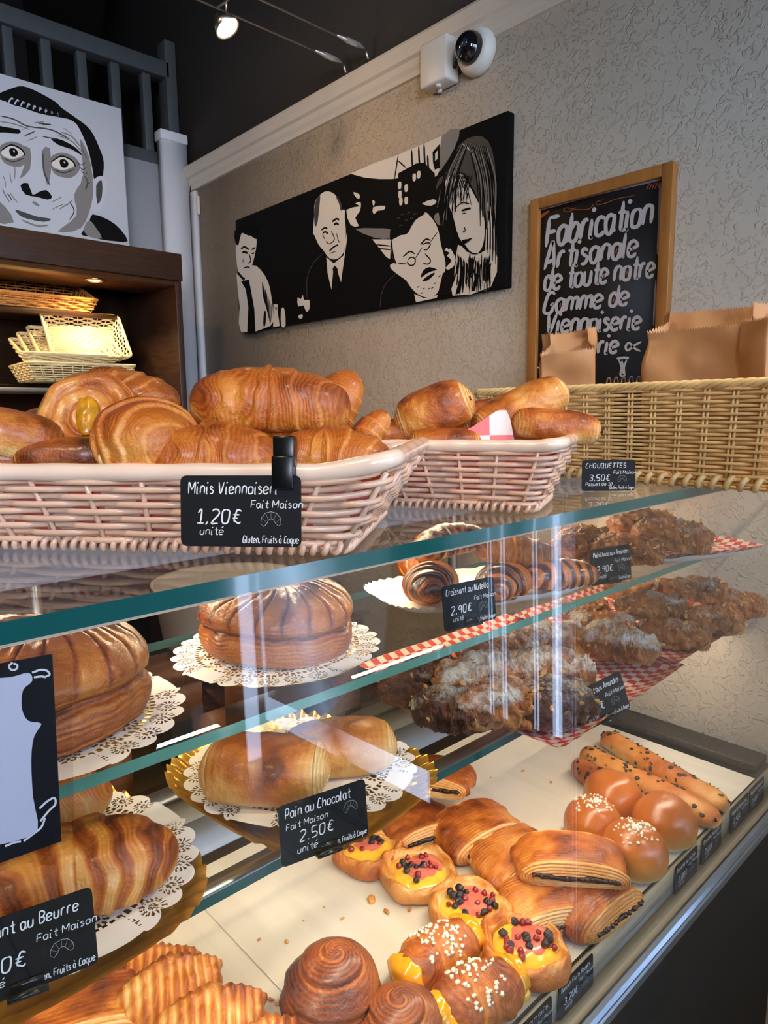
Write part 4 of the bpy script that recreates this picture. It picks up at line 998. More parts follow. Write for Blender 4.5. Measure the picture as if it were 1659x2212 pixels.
# ------------------------------------------------------------------ pastry builders (each returns ONE mesh part)
def croissant(name, mat, parent=None, L=.14, r=.034, bend=.55, wraps=3.0, flat=.8, seed=0, lump=.0, tipr=.22, sug=None, loc=None, rot=None, smile=1, nu=150, nv=56, step=.10, stripe=.0):
    u = np.linspace(-1, 1, nu)[:, None]; v = np.linspace(0, 2*PI, nv, endpoint=False)[None]
    au = np.abs(u)
    tap = (1-au**1.9)**.62*(1-tipr)+tipr*np.sqrt(np.clip(1-au**14, 0, 1))
    R = L/2/max(bend, .05); th = u*bend
    cx_ = R*np.sin(th); cy_ = R*(np.cos(th)-1)*smile
    base = np.stack([cx_+0*v, cy_+r*np.cos(v)*tap, r*np.sin(v)*tap], -1)
    nz = fbm(base, 30, seed, 2)
    ph = au*wraps+.55*np.sin(v+.4+np.sign(u)*.9)*np.clip(1.25-au, 0, 1)+.30*nz+.15+.25*noise(base, 18, seed+9)
    s = ph-np.floor(ph)
    edge = np.where(s < .88, (s/.88)**1.3, (1-s)/.12)
    rr = r*tap*(1+step*(edge-.5)*np.clip(2.2-2*au, .2, 1))*(1+.05*nz)
    if lump: rr = rr+r*lump*(fbm(base, 75, seed+3, 3))*np.clip(tap*2, 0, 1)
    oy = rr*np.cos(v); oz = rr*np.sin(v)*flat
    X = cx_+oy*np.sin(th)*smile; Y = cy_+oy*np.cos(th); Z = oz
    fl = -r*flat*.55
    Z = np.where(Z < fl, fl+(Z-fl)*.25, Z)-fl*1.0
    Z = Z-(Z.min())
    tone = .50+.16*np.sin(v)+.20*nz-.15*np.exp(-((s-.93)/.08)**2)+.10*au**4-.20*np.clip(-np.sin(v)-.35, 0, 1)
    if stripe: tone = tone+stripe*np.clip(np.sin(2*PI*(ph+.15))*2.2, -1, 1)*(au < .93)
    at = {'tone': np.broadcast_to(tone, Z.shape), 'lam': np.broadcast_to(ph*6, Z.shape), 'lamw': np.broadcast_to(np.clip(.9+.8*nz, .2, 1), Z.shape)}
    if sug is not None: at['sugar'] = np.broadcast_to(np.clip(np.sin(v)*1.2+.1, 0, 1)*sug*(1+.5*nz), Z.shape)
    V = np.stack([X, Y, Z], -1)
    return mesh(name, V, gridfaces(nu, nv, False, True), mat, parent, at, loc=loc, rot=rot)
def roll(name, mat, parent=None, W=.075, H=.055, L=.11, n=2.6, seed=0, rings=6, lump=.02, bulge=.10, loc=None, rot=None, sug=None, nv=88, bow=0, ringamp=.0011, sag=0, taper=.17, lamside=.5):
    # axis along x, cross section in y (W) and z (H); ends show the rolled layers
    rho0 = np.linspace(0.02, 1, 26); xs = np.linspace(-1, 1, 92)
    rho = np.concatenate([rho0, np.ones(90), rho0[::-1]]); side = np.concatenate([np.zeros(26), np.ones(90), np.zeros(26)])
    xx = np.concatenate([-np.ones(26), xs[1:-1], np.ones(26)])
    a = np.linspace(0, 2*PI, nv, endpoint=False)
    ca, sa = np.cos(a), np.sin(a)
    ey = np.sign(ca)*np.abs(ca)**(2/n); ez = np.sign(sa)*np.abs(sa)**(2/n)
    rho, side, xx = rho[:, None], side[:, None], xx[:, None]
    shr = 1-taper*np.abs(xx)**3.5
    # stadium-like contraction so that layers stay parallel to the outline
    aY = W/2-(1-rho)*min(W, H)/2*.98; aZ = H/2-(1-rho)*min(W, H)/2*.98
    Y = aY*ey*shr; Z = aZ*ez*shr
    X = xx*L/2*np.ones_like(Y)
    wob = .35*noise(np.stack([Y*1.0, Z, X*0+seed], -1), 30, seed)
    rip = np.sin(2*PI*(rings*rho+wob))
    X = X+np.sign(xx)*(1-side)*(bulge*min(W, H)*(1-rho**2)+ringamp*rip)
    p = np.stack([X, Y, Z], -1)
    nz = fbm(p, 26, seed, 3); f2 = fbm(p, 90, seed+5, 2)
    k = 1+lump*(2.2*nz+1.6*fbm(p, 12, seed+2, 2))*side+lump*.6*f2
    Y = Y*k; Z = Z*k
    lam = (1-side)*(1-rho)*rings*2.2+side*(1-np.abs(xx))*(L/2)/(min(W, H)/2)*rings*.8+wob+.5*nz
    lw_ = (1-side)*.9+side*np.clip((np.abs(xx)-lamside)*2, .05+.5*(lamside < .3), 1)
    rid = 1+.011*np.sin(2*PI*lam)*lw_*side*(.5+.5*np.clip(nz*3, -1, 1)); Y = Y*rid; Z = Z*rid
    if bow: Z = Z-bow*(Y/(W/2))**2
    if sag: Z = Z+sag*np.cos(X/L*PI)
    lo = -H/2*.72; Z = np.where(Z < lo, lo+(Z-lo)*.15, Z); Z = Z-Z.min()
    lay = rip
    up = ez
    # thin laminated lines also run into the side near the ends
    nearend = side*np.exp(-((1-np.abs(xx))/.10)**2)
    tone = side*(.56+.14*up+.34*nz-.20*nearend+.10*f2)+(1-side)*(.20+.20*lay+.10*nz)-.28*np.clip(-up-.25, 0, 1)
    at = {'tone': tone, 'lam': lam+0*tone, 'lamw': lw_+0*tone}
    if sug is not None: at['sugar'] = np.clip(up*1.3, 0, 1)*sug*side*(1+.6*nz)
    V = np.stack([X, Y, Z], -1)
    return mesh(name, V, gridfaces(len(xx), nv, False, True), mat, parent, at, loc=loc, rot=rot)
def lathe_tone(name, prof, mat, parent, fn, k=96, loc=None, rot=None, sug=None, npf=60):
    pr = smooth_line(prof, max(2, npf//(len(prof)-1)))
    t = np.linspace(0, 1, len(pr))[:, None]; a = (np.arange(k)*2*PI/k)[None]
    R, Z = pr[:, :1]+0*a, pr[:, 1:]+0*a
    res = fn(R, Z, t, a); R, Z, tone = res[:3]
    V = np.stack([R*np.cos(a), R*np.sin(a), Z], -1)
    at = {'tone': tone}
    if len(res) > 3: at['lam'] = res[3]; at['lamw'] = res[4]
    if sug is not None: at['sugar'] = sug(t, a, R, Z)
    return mesh(name, V, gridfaces(len(pr), k, False, True), mat, parent, at, loc=loc, rot=rot)
def xyz(R, Z, a): return np.stack([R*np.cos(a), R*np.sin(a), Z], -1)
def bun(name, mat, parent, R=.045, H=.06, seed=0):
    def fn(R_, Z, t, a):
        nz = fbm(xyz(R_, Z, a), 22, seed, 2)
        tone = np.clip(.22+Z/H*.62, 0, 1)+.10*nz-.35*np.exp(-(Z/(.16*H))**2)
        return R_*(1+.05*nz), Z*(1+.04*nz), tone
    return lathe_tone(name, [(0, 0), (R*.7, 0), (R*.93, H*.12), (R, H*.40), (R*.90, H*.70), (R*.60, H*.93), (R*.25, H), (0, H*1.0)], mat, parent, fn, 72)
def scatter(name, mat, parent, pts, size, seed, flat=1.0, kind='chunk', nrm=None):
    rng = np.random.RandomState(seed); mb = MB()
    for i, p in enumerate(pts):
        s = size*rng.uniform(.6, 1.25)
        V = np.array([(-1,-1,-1),(1,-1,-1),(1,1,-1),(-1,1,-1),(-1,-1,1),(1,-1,1),(1,1,1),(-1,1,1)], float)*rng.uniform(.55, 1, (8, 3))
        V[:, 2] *= flat
        q = Vector(rng.normal(size=3)).to_track_quat('Z', 'Y').to_matrix() if nrm is None else (Vector(nrm[i])+Vector(rng.normal(size=3)*.25)).to_track_quat('Z', 'Y').to_matrix()
        V = (V*s) @ np.array(q).T+np.array(p)
        mb.add(V, [(0,3,2,1),(4,5,6,7),(0,1,5,4),(1,2,6,5),(2,3,7,6),(3,0,4,7)])
    return mb.build(name, mat, parent, smooth=False)
def surf_points(o, n, seed, zmin=0.0, fn=None):
    me = o.data; co = np.zeros(len(me.vertices)*3); me.vertices.foreach_get('co', co); co = co.reshape(-1, 3)
    no = np.zeros(len(me.vertices)*3); me.vertices.foreach_get('normal', no); no = no.reshape(-1, 3)
    if ((co-co.mean(0))*no).sum() < 0: no = -no
    rng = np.random.RandomState(seed)
    ok = np.where((no[:, 2] > zmin) & (fn(co) if fn is not None else True))[0]
    if len(ok) == 0: ok = np.arange(len(co))
    i = rng.choice(ok, n)
    return co[i]+no[i]*.0005, no[i]
def blob(name, mat, parent, size, loc, seed=0, rough=.25, rot=None, k=18):
    v, F = lathe([(max(.0001, math.sin(t)), -math.cos(t)) for t in np.linspace(.001, PI-.001, k)], k+6)
    d = 1+rough*fbm(v, 1.6, seed, 3)[:, None]
    return mesh(name, v*d*np.array(size), F, mat, parent, loc=loc, rot=rot)
BERRY = {}
def berry(parent, kind, loc, s, rot):
    key = kind
    if key not in BERRY:
        o = blob('berry', MAT['berryblack' if kind == 'b' else 'berryred'], parent, (1, 1, .85), loc, 3 if kind == 'b' else 4, .22, k=10); BERRY[key] = o.data
    else:
        o = link(bpy.data.objects.new('berry', BERRY[key]), parent); o.location = loc
    o.scale = (s, s, s); o.rotation_euler = rot
    return o
def danish(label, loc, rotz, R=.056, H=.032, seed=0, berries=16, pink=True):
    t = thing('berry_danish', label, 'pastry', loc, rotz, 'berry pastries on the deck')
    def fn(R_, Z, tt, a):
        p = xyz(R_, Z, a); nz = fbm(p, 30, seed, 2)
        sq = 1+.05*np.cos(4*a)+.10*nz
        sw = np.sin(9*a+R_*420+3*nz)
        rim = np.exp(-((tt-.58)/.16)**2)
        R2 = R_*sq; Z2 = Z*(1+.10*np.cos(4*a+.6)*rim+.22*nz*rim)+rim*.0011*sw
        tone = .52+.24*nz+.13*sw*rim+.16*np.exp(-((tt-.36)/.12)**2)-.3*np.exp(-((tt-.75)/.06)**2)-.3*np.clip(.14-tt, 0, 1)*6
        return R2, Z2, tone, R_/R*9+1.5*np.cos(4*a)+nz, rim*.9+0*nz
    lathe_tone('dough', [(0, 0), (R*.75, 0), (R*.95, H*.12), (R*1.0, H*.42), (R*.97, H*.78), (R*.89, H), (R*.79, H*.97), (R*.70, H*.72), (R*.6, H*.60), (0, H*.58)], MAT['light'], t, fn, 110, npf=70)
    rng = np.random.RandomState(seed)
    k = 48; a = np.arange(k)*2*PI/k; rr = np.linspace(0, 1, 12)[:, None]
    Rr = R*.74*rr*(1+.05*np.cos(4*a)+.04*np.sin(7*a+seed))
    Zc = H*.86+H*.10*(1-rr**2)+.0012*fbm(np.stack([Rr*np.cos(a), Rr*np.sin(a), Rr*0], -1), 90, seed, 2)-.006*rr**8
    V = np.stack([Rr*np.cos(a), Rr*np.sin(a), Zc+0*a], -1)
    mesh('custard', V, gridfaces(12, k, False, True), MAT['custard'], t)
    if pink:
        V2 = V*np.array([.74, .66, 1])+np.array([R*.13, -R*.05, .0012]); V2[..., 2] = H*.86+H*.10*(1-((V2[..., 0]**2+V2[..., 1]**2)/(R*.74)**2))+.0014-.0030*(rr**6)
        mesh('berry_juice', V2, gridfaces(12, k, False, True), MAT['pinkcustard'], t)
    for i in range(berries):
        q = math.sqrt(rng.rand())*R*.60; an = rng.rand()*2*PI
        kind = 'b' if rng.rand() < .5 else 'r'
        s = rng.uniform(.0042, .0066) if kind == 'b' else rng.uniform(.0034, .0052)
        berry(t, kind, (q*math.cos(an)+R*.08, q*math.sin(an)-R*.02, H*.94+s*.4), s, tuple(rng.rand(3)*3))
    return t
def suisse(label, loc, rotz, W=.15, H=.046, L=.075, seed=0, tilt=(0, 0), plainend=False, mat='crust'):
    t = thing('chocolate_swiss_pastry', label, 'pastry', loc, rotz, 'folded chocolate pastries on the deck')
    t.rotation_euler = (tilt[0], tilt[1], rotz)
    # roll axis = local y (the cut layered faces look along -y and +y)
    o = roll('dough', MAT[mat], t, W, H, L, 2.35, seed, 6, .045, .20, rot=(0, 0, -PI/2), bow=.003, ringamp=.0012, taper=.10, lamside=.15)
    rng = np.random.RandomState(seed)
    for s in (-1, 1):
        mb = MB(); n = 26
        X = np.linspace(-W*.36, W*.36, n)
        P = np.column_stack([X, np.full(n, s*(L/2+.0095)), H*.44+.0014*np.sin(X*90+seed)])
        mb.tube(P, .0022+.0016*np.abs(noise(P, 120, seed)), 6)
        for i in range(9):
            x = rng.uniform(-W*.34, W*.34); mb.tube([(x, s*(L/2+.0085), H*.44), (x+.002, s*(L/2+.012), H*.44+.001), (x+.006, s*(L/2+.0095), H*.44)], [.0024, .0034, .002], 6)
        mb.build('chocolate_filling', MAT['choc'], t)
    return t
def choc_stick(label, p0, p1, r=.019, seed=0, n_chip=46):
    d = p1-p0; Lh = d.length; t = thing('chocolate_chip_baguette', label, 'bread stick', (p0+p1)/2, math.atan2(d.y, d.x), 'long chocolate chip bread sticks')
    n = 110; u = np.linspace(-1, 1, n); v = np.linspace(0, 2*PI, 36, endpoint=False)[None]
    rad = r*np.sqrt(np.clip(1-np.abs(u)**16, 0, 1))*(1-.14*u**4)
    x = (u*Lh/2)[:, None]; base = np.stack([x+0*v, rad[:, None]*np.cos(v), rad[:, None]*np.sin(v)], -1)
    nz = fbm(base, 24, seed, 2); w_ = np.sin(x*85+v+seed)
    k = rad[:, None]*(1+.07*nz+.035*w_)
    Y = k*np.cos(v)+.006*np.sin(u*2.3+seed)[:, None]; Z = k*np.sin(v)*.85
    lo = -r*.55; Z = np.where(Z < lo, lo+(Z-lo)*.2, Z); Z = Z-Z.min()
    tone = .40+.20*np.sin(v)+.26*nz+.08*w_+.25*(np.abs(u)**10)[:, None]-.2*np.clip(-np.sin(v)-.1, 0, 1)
    o = mesh('bread', np.stack([x+0*v, Y, Z], -1), gridfaces(n, 36, False, True), MAT['brownstick' if seed == 93 else 'light'], t, {'tone': tone})
    P, Nn = surf_points(o, n_chip, seed, .05)
    rng = np.random.RandomState(seed)
    for i, (p, nn) in enumerate(zip(P, Nn)):
        if 'chip' not in BERRY:
            c = blob('chocolate_chip', MAT['choc'], t, (1, .7, .45), p, 9, .3, k=8); BERRY['chip'] = c.data
        else:
            c = link(bpy.data.objects.new('chocolate_chip', BERRY['chip']), t); c.location = p
        s = rng.uniform(.0028, .0055); c.scale = (s, s, s*.45)
        c.rotation_euler = Vector(nn).to_track_quat('Z', 'Y').to_euler(); c.rotation_euler.z += rng.rand()*3
    return t
def spiral_bun(label, loc, R=.056, H=.06, seed=0, rot=(0, 0, 0)):
    t = thing('spiral_bun', label, 'pastry', loc, 0, 'brown spiral buns'); t.rotation_euler = rot
    def fn(R_, Z, tt, a):
        p = xyz(R_, Z, a); nz = fbm(p, 30, seed, 2)
        ph = (1-tt)*5.2+a/(2*PI)+.12*nz; s = ph-np.floor(ph)
        stp = np.where(s < .85, s/.85, (1-s)/.15)
        on = np.clip((tt-.12)*8, 0, 1)
        fine = np.sin(s*2*PI*6)
        tone = .74+.18*nz-.30*np.exp(-((s-.05)/.08)**2)*on+.10*fine-.2*(1-on)
        return R_*(1+(.085*(stp-.5)+.008*fine)*on+.04*nz), Z+(.0030*(stp-.5))*on, tone, ph*6, .9*on+0*ph
    lathe_tone('dough', [(0, 0), (R*.8, 0), (R*.98, H*.10), (R, H*.30), (R*.90, H*.55), (R*.66, H*.80), (R*.32, H*.96), (0, H*1.03)], MAT['glazed'], t, fn, 120, npf=110)
    return t
def turnover(label, loc, rot, R=.062, H=.042, seed=0, ribs=17):
    t = thing('ridged_turnover', label, 'pastry', loc, 0, 'golden ridged turnovers'); t.rotation_euler = rot
    nr, na = 40, 150
    rho = np.linspace(0, 1, nr)[:, None]; a = np.linspace(0, 2*PI, na, endpoint=False)[None]
    # half moon outline, straight side towards +y
    ca, sa = np.cos(a), np.sin(a)
    rad = np.where(sa < 0, 1.0, 1/np.maximum(np.abs(ca)+np.abs(sa)*2.4, .5)*1.0)
    rib = np.cos(np.arctan2(sa, ca)*ribs*1.0)
    out = np.where(sa < 0.25, 1+.035*rib, 1)
    X = R*rho*ca*rad*out; Y = R*rho*sa*rad*out*.92
    nz = fbm(np.stack([X, Y, 0*X], -1), 40, seed, 3)
    xr = np.cos(X/R*ribs*2.1+.9*noise(np.stack([X, Y, 0*X], -1), 30, seed+2)+rho*1.2)
    dome = np.clip(1-rho**2.2, 0, 1)**.55
    ztop = H*.16+H*dome*(.8+.12*nz)+.0026*xr*np.clip(rho*2, 0, 1)*np.clip(4*(1-rho)+.35, 0, 1)
    zbot = H*.10*(1-dome)*.6+0*X
    V = np.concatenate([np.stack([X, Y, ztop], -1), np.stack([X*.985, Y*.985, zbot], -1)[::-1]], 0)
    tone = np.concatenate([.34+.26*nz+.20*xr+.22*(rho**6)+.12*dome, .2+.1*nz[::-1]], 0)
    mesh('dough', V, gridfaces(2*nr, na, False, True), MAT['crust'], t, {'tone': tone})
    return t
def oranais(label, loc, rotz, seed=0):
    t = thing('apricot_pastry', label, 'pastry', loc, rotz, 'apricot pastries with pearl sugar')
    o = croissant('dough', MAT['crust'], t, .112, .036, .15, 1.6, .86, seed, .04, .62, nu=110)
    for s in (-1, 1):
        blob('apricot_half', MAT['apricot'], t, (.020, .027, .021), (s*.050, .002*s, .024), seed+s, .16, k=22)
        blob('custard_layer', MAT['custard'], t, (.014, .030, .012), (s*.047, .0, .014), seed+s+5, .2, k=16)
    P, Nn = surf_points(o, 70, seed, .55, lambda c: (np.abs(c[:, 0]) < .028) & (np.abs(c[:, 1]) < .03))
    stuff(scatter('pearl_sugar', MAT['pearl'], t, P, .0022, seed))
    return t
def flakes(parent, o, n, seed):
    P, Nn = surf_points(o, n, seed, .15)
    rng = np.random.RandomState(seed); mb = MB()
    for p, nn in zip(P, Nn):
        k = 8; a = np.arange(k)*2*PI/k; s = rng.uniform(.003, .0058)
        V = np.column_stack([np.cos(a)*s, np.sin(a)*s*.6, .0012*np.cos(2*a)])
        V = np.vstack([V, [[0, 0, .0004]]])
        qm = (Vector(nn)+Vector(rng.normal(size=3)*.45)).to_track_quat('Z', 'Y').to_matrix() @ Matrix.Rotation(rng.rand()*6, 3, 'Z')
        V = V @ np.array(qm).T+p+nn*.0015
        mb.add(V, [(i, (i+1) % k, k, k) for i in range(k)])
    return stuff(mb.build('almond_flakes', MAT['flake'], parent))
def almond(label, loc, rot, L=.12, r=.034, seed=0, kind='croissant', mat='almond', n=40, sug=1.0, bend=.4, cat='pastry', group='almond pastries in the trays'):
    t = thing('almond_croissant' if kind == 'croissant' else 'almond_chocolate_bread', label, cat, loc, 0, group); t.rotation_euler = rot
    if kind == 'croissant': o = croissant('dough', MAT[mat], t, L, r, bend, 2.6, .72, seed, .22, .35, sug=sug, nu=120)
    else: o = croissant('dough', MAT[mat], t, L, r*1.08, .12, 1.3, .74, seed, .24, .62, sug=sug, nu=120)
    flakes(t, o, n, seed)
    return t
def galette(label, loc, R=.086, H=.058, seed=0, rotz=0, tilt=0):
    t = thing('layered_cake', label, 'cake', loc, rotz, 'round puff pastry cakes'); t.rotation_euler = (tilt, 0, rotz)
    def fn(R_, Z, tt, a):
        p = xyz(R_, Z, a); nz = fbm(p, 26, seed, 3)
        top = np.clip((tt-.50)*9, 0, 1)
        ph = a*19/(2*PI)+1.1*(R_/R)**1.4+.05*nz; s = ph-np.floor(ph)
        groove = np.exp(-((s-.5)/.075)**2)*np.clip((R_/R-.12)*6, 0, 1)
        side = 1-top
        lay = np.sin(Z*1500+nz*3)
        waist = np.exp(-((Z-H*.46)/(H*.05))**2)*side
        R2 = R_*(1+.035*nz*side+.006*lay*side-.035*waist+.02*np.sin(3*a+seed)*side)
        Z2 = Z-.0026*groove*top+.0012*np.sin(s*PI)*top+.003*nz*top+.003*np.sin(2*a+seed)
        tone = top*(.66+.30*nz-.05*(R_/R)+.46*groove-.10)+side*(.52+.16*lay*.6+.22*nz+.3*waist)
        return R2, Z2, tone, Z/H*16+nz+.0*a, (side*1.0+.12)+0*nz
    lathe_tone('pastry', [(0, 0), (R*.82, 0), (R*.97, H*.12), (R, H*.30), (R*.965, H*.46), (R*1.0, H*.58), (R*.97, H*.74), (R*.80, H*.92), (R*.45, H*1.04), (0, H*1.08)], MAT['glazed'], t, fn, 220, npf=110)
    return t
# ------------------------------------------------------------------ placement helpers
FWD = ROT @ np.array([0, 0, -1.0])
def AD(px, py, d):
    r = ray(px, py); p = r*(d/(r @ FWD)); return Vector((p[0], p[1], p[2]+CAMZ))
def yaw(a, b, z):
    p, q_ = AZ(*a, z), AZ(*b, z); return math.atan2(q_.y-p.y, q_.x-p.x)
RGT = math.atan2(-.6815, .7315)                 # the picture's rightward direction on the ground

# ------------------------------------------------------------------ doilies, boards, trays, gingham
def doily(label, loc, rx, ry, rotz, group='white lace doilies'):
    nr, na = 60, 720
    rho = np.linspace(.30, 1, nr); th = np.arange(na)*2*PI/na
    RR, TH = np.meshgrid(rho, th, indexing='ij')
    k = 26
    c = np.abs(np.cos(TH*k/2))                     # 26 scallops
    plainz = (np.cos(TH*4+.4) > .78)
    outer = np.where(plainz, .955+.02*np.cos(TH*4+.4), .925+.075*c**.6)
    R = RR*outer
    lp = (TH*k/2/PI) % 1-.5                        # position inside a scallop
    d = np.sqrt((lp*2*PI/k*.86)**2+(R-.872)**2)
    hole = np.zeros_like(R, bool)
    hole |= (d > .046) & (d < .084) & (np.sin(np.arctan2(R-.872, lp*.2)*14) > .1)
    hole |= (d < .030) & (d > .010) & (np.abs(np.sin(np.arctan2(R-.872, lp*.2)*3)) > .35)
    hole |= (R > .738) & (R < .780) & (np.sin(TH*90) > -.1)
    lp2 = (TH*18/2/PI+.3) % 1-.5; d2 = np.sqrt((lp2*2*PI/18*.66)**2+(R-.655)**2)
    hole |= (d2 > .046) & (d2 < .086) & (np.sin(np.arctan2(R-.655, lp2*.25)*12) > -.1)
    hole |= (d2 < .030)
    hole |= (R > .56) & (R < .585) & (np.sin(TH*90) > .1)
    hole &= ~(plainz & (R > .76))
    hole &= (RR < .985)
    X = rx*R*np.cos(TH); Y = ry*R*np.sin(TH)
    Z = .0006*np.sin(TH*13)*np.clip((R-.6)*3, 0, 1)
    V = np.stack([X, Y, Z], -1)
    F = gridfaces(nr, na, False, True)
    fh = hole[:-1, :].reshape(-1)
    F = F[~fh]
    V = V.reshape(-1, 3)
    n0 = len(V); V = np.vstack([V, [[0, 0, 0]]])
    j = np.arange(na)
    Fl = F.tolist()+[(n0, int(i), int((i+1) % na)) for i in j]
    o = mesh('lace_doily', V, Fl, MAT['doily'], None, smooth=False, loc=loc, rot=(0, 0, rotz))
    return tag(o, label, 'doily', group)
def gold_tray(label, loc, rx, ry, rotz, n=3.2, h=.016):
    na = 360; a = np.arange(na)*2*PI/na
    ca, sa = np.cos(a), np.sin(a)
    ex = np.sign(ca)*np.abs(ca)**(2/n); ey = np.sign(sa)*np.abs(sa)**(2/n)
    t = np.linspace(0, 1, 26)[:, None]
    corner = np.clip(np.abs(np.sin(2*a))*1.6-.35, 0, 1)
    fl = np.cos(a*36)*corner
    up = np.clip((t-.82)/.18, 0, 1)
    k = t*(1+.006*fl*up)
    X = rx*k*ex; Y = ry*k*ey; Z = .0012+h*up**1.4*(1-.0*t)+.0030*fl*up-.003*np.clip((t-.97)/.03, 0, 1)+0*a
    V = np.stack([X, Y, Z], -1)
    o = mesh('gold_tray', V, gridfaces(26, na, False, True), MAT['gold'], None, loc=loc, rot=(0, 0, rotz))
    return tag(o, label, 'tray', 'gold foil trays')
def checker(name, red, cream, s):
    m, t, b = nt(name)
    co = N(t, 'ShaderNodeTexCoord').outputs['Object']; mp = N(t, 'ShaderNodeMapping'); mp.inputs['Scale'].default_value = (1, 1, 0); mp.inputs['Location'].default_value = (.5, .5, .0031)
    t.links.new(co, mp.inputs[0])
    ck = N(t, 'ShaderNodeTexChecker'); ck.inputs['Scale'].default_value = s; ck.inputs['Color1'].default_value = (*red, 1); ck.inputs['Color2'].default_value = (*cream, 1)
    t.links.new(mp.outputs[0], ck.inputs[0]); t.links.new(ck.outputs[0], b.inputs['Base Color']); b.inputs['Roughness'].default_value = .6
    return m
MAT['gingham'] = checker('red_checked_paper', srgb(214, 58, 48), srgb(236, 218, 204), 78)
MAT['ginghampale'] = checker('pink_checked_paper', srgb(226, 110, 108), srgb(240, 214, 206), 36)
def gingham(label, corners, seed=0, lift=.012, sag=None, n=46, group='red checked paper sheets'):
    # corners: four world points in order; sheet bends up towards its edges
    A, B, C, D = [np.array(c) for c in corners]
    cen = (A+B+C+D)/4
    u, v = np.meshgrid(np.linspace(0, 1, n), np.linspace(0, 1, n), indexing='ij'); u = u[..., None]; v = v[..., None]
    P = A*(1-u)*(1-v)+B*u*(1-v)+C*u*v+D*(1-u)*v
    e = np.maximum(np.abs(u-.5), np.abs(v-.5))[..., 0]*2
    P[..., 2] += lift*np.clip((e-.8)/.2, 0, 1)**1.5+.0012*fbm(P, 22, seed, 2)
    o = mesh('checked_paper', P-cen, gridfaces(n, n), MAT['gingham'], None, loc=cen)
    return tag(o, label, 'checked paper', group)

# ------------------------------------------------------------------ upper shelf: the two round cakes
zb = S1+.0004
gc = AZ(602, 1402, S1); gl = AZ(75, 1568, S1)
for c_, lab in ((gc, 'gold board under the whole round cake in the middle of the upper shelf'), (gl, 'gold board under the round cake at the left picture edge')):
    o = lathe_obj('gold_cake_board', [(0, .0), (.100, 0), (.102, .001), (.101, .0025), (0, .002)], MAT['gold'], None, 72, loc=(c_.x-.004, c_.y-.006, zb)); tag(o, lab, 'cake board', 'gold cake boards')
doily('lace doily under the whole round cake in the middle', (gc.x, gc.y, zb+.0035), .118, .112, .3)
doily('lace doily under the round cake at the left picture edge', (gl.x, gl.y, zb+.0035), .125, .120, .1)
galette('glossy round layered cake with curved scoring, whole, in the middle of the upper shelf', (gc.x, gc.y, zb+.0042), .084, .068, 2, .4)
galette('tall round layered cake behind the framed notice at the left picture edge', (gl.x, gl.y, zb+.0042), .092, .080, 6, 1.3, .05)
# chocolate croissants on a white cardboard tray
def card_tray(label, loc, rx, ry, rotz, h=.012):
    na = 240; a = np.arange(na)*2*PI/na; n = 4
    ex = np.sign(np.cos(a))*np.abs(np.cos(a))**(2/n); ey = np.sign(np.sin(a))*np.abs(np.sin(a))**(2/n)
    t = np.linspace(0, 1, 16)[:, None]; up = np.clip((t-.86)/.14, 0, 1)
    V = np.stack([rx*t*ex*(1+.006*np.cos(a*44)*up), ry*t*ey*(1+.006*np.cos(a*44)*up), .001+h*up+.0012*np.cos(a*44)*up], -1)
    o = mesh('card_tray', V, gridfaces(16, na, False, True), MAT['doily'], None, loc=loc, rot=(0, 0, rotz))
    return tag(o, label, 'tray', 'white cardboard trays')
card_tray('white cardboard tray under the two tone chocolate croissants', (.755, .612, zb), .165, .088, -.32)
def croi(label, loc, rot, L, r, mat='crust', seed=0, group='croissants', name='croissant', **k):
    t = thing(name, label, 'croissant', loc, 0, group); t.rotation_euler = rot
    croissant('dough', MAT[mat], t, L, r, seed=seed, **k); return t
def A1(px, py, dz=0): p = AZ(px, py, S1); p.z = S1+.004+dz; return p
G_ = 'chocolate croissants on the upper shelf'
croi('orange brown croissant at the left end of the white tray', A1(905, 1256, .004), (0, 0, RGT+1.9), .115, .031, 'glazed', 11, G_)
croi('big two tone chocolate croissant end on at the front of the white tray', A1(930, 1300, .003), (0, 0, RGT+1.25), .115, .036, 'bicolor', 12, G_, wraps=3.6, stripe=.25)
croi('curved chocolate croissant lying on top of the white tray pile', A1(965, 1262, .046), (.15, -.15, RGT+.35), .125, .032, 'bicolor', 13, G_, bend=.9, stripe=.25)
croi('dark two tone croissant behind the white streak reflection', A1(1085, 1296, .002), (0, 0, RGT+1.0), .115, .034, 'bicolor', 14, G_, wraps=3.6, stripe=.25)
croi('pale flaky croissant with a dark chocolate end on top of the white tray pile', A1(1115, 1265, .030), (.1, .1, RGT-.15), .125, .032, 'almond', 15, G_, sug=.8, lump=.08)
croi('dark chocolate croissant at the right end of the white tray', A1(1205, 1276, .002), (0, 0, RGT+.25), .120, .031, 'bicolor', 16, G_, stripe=.25)
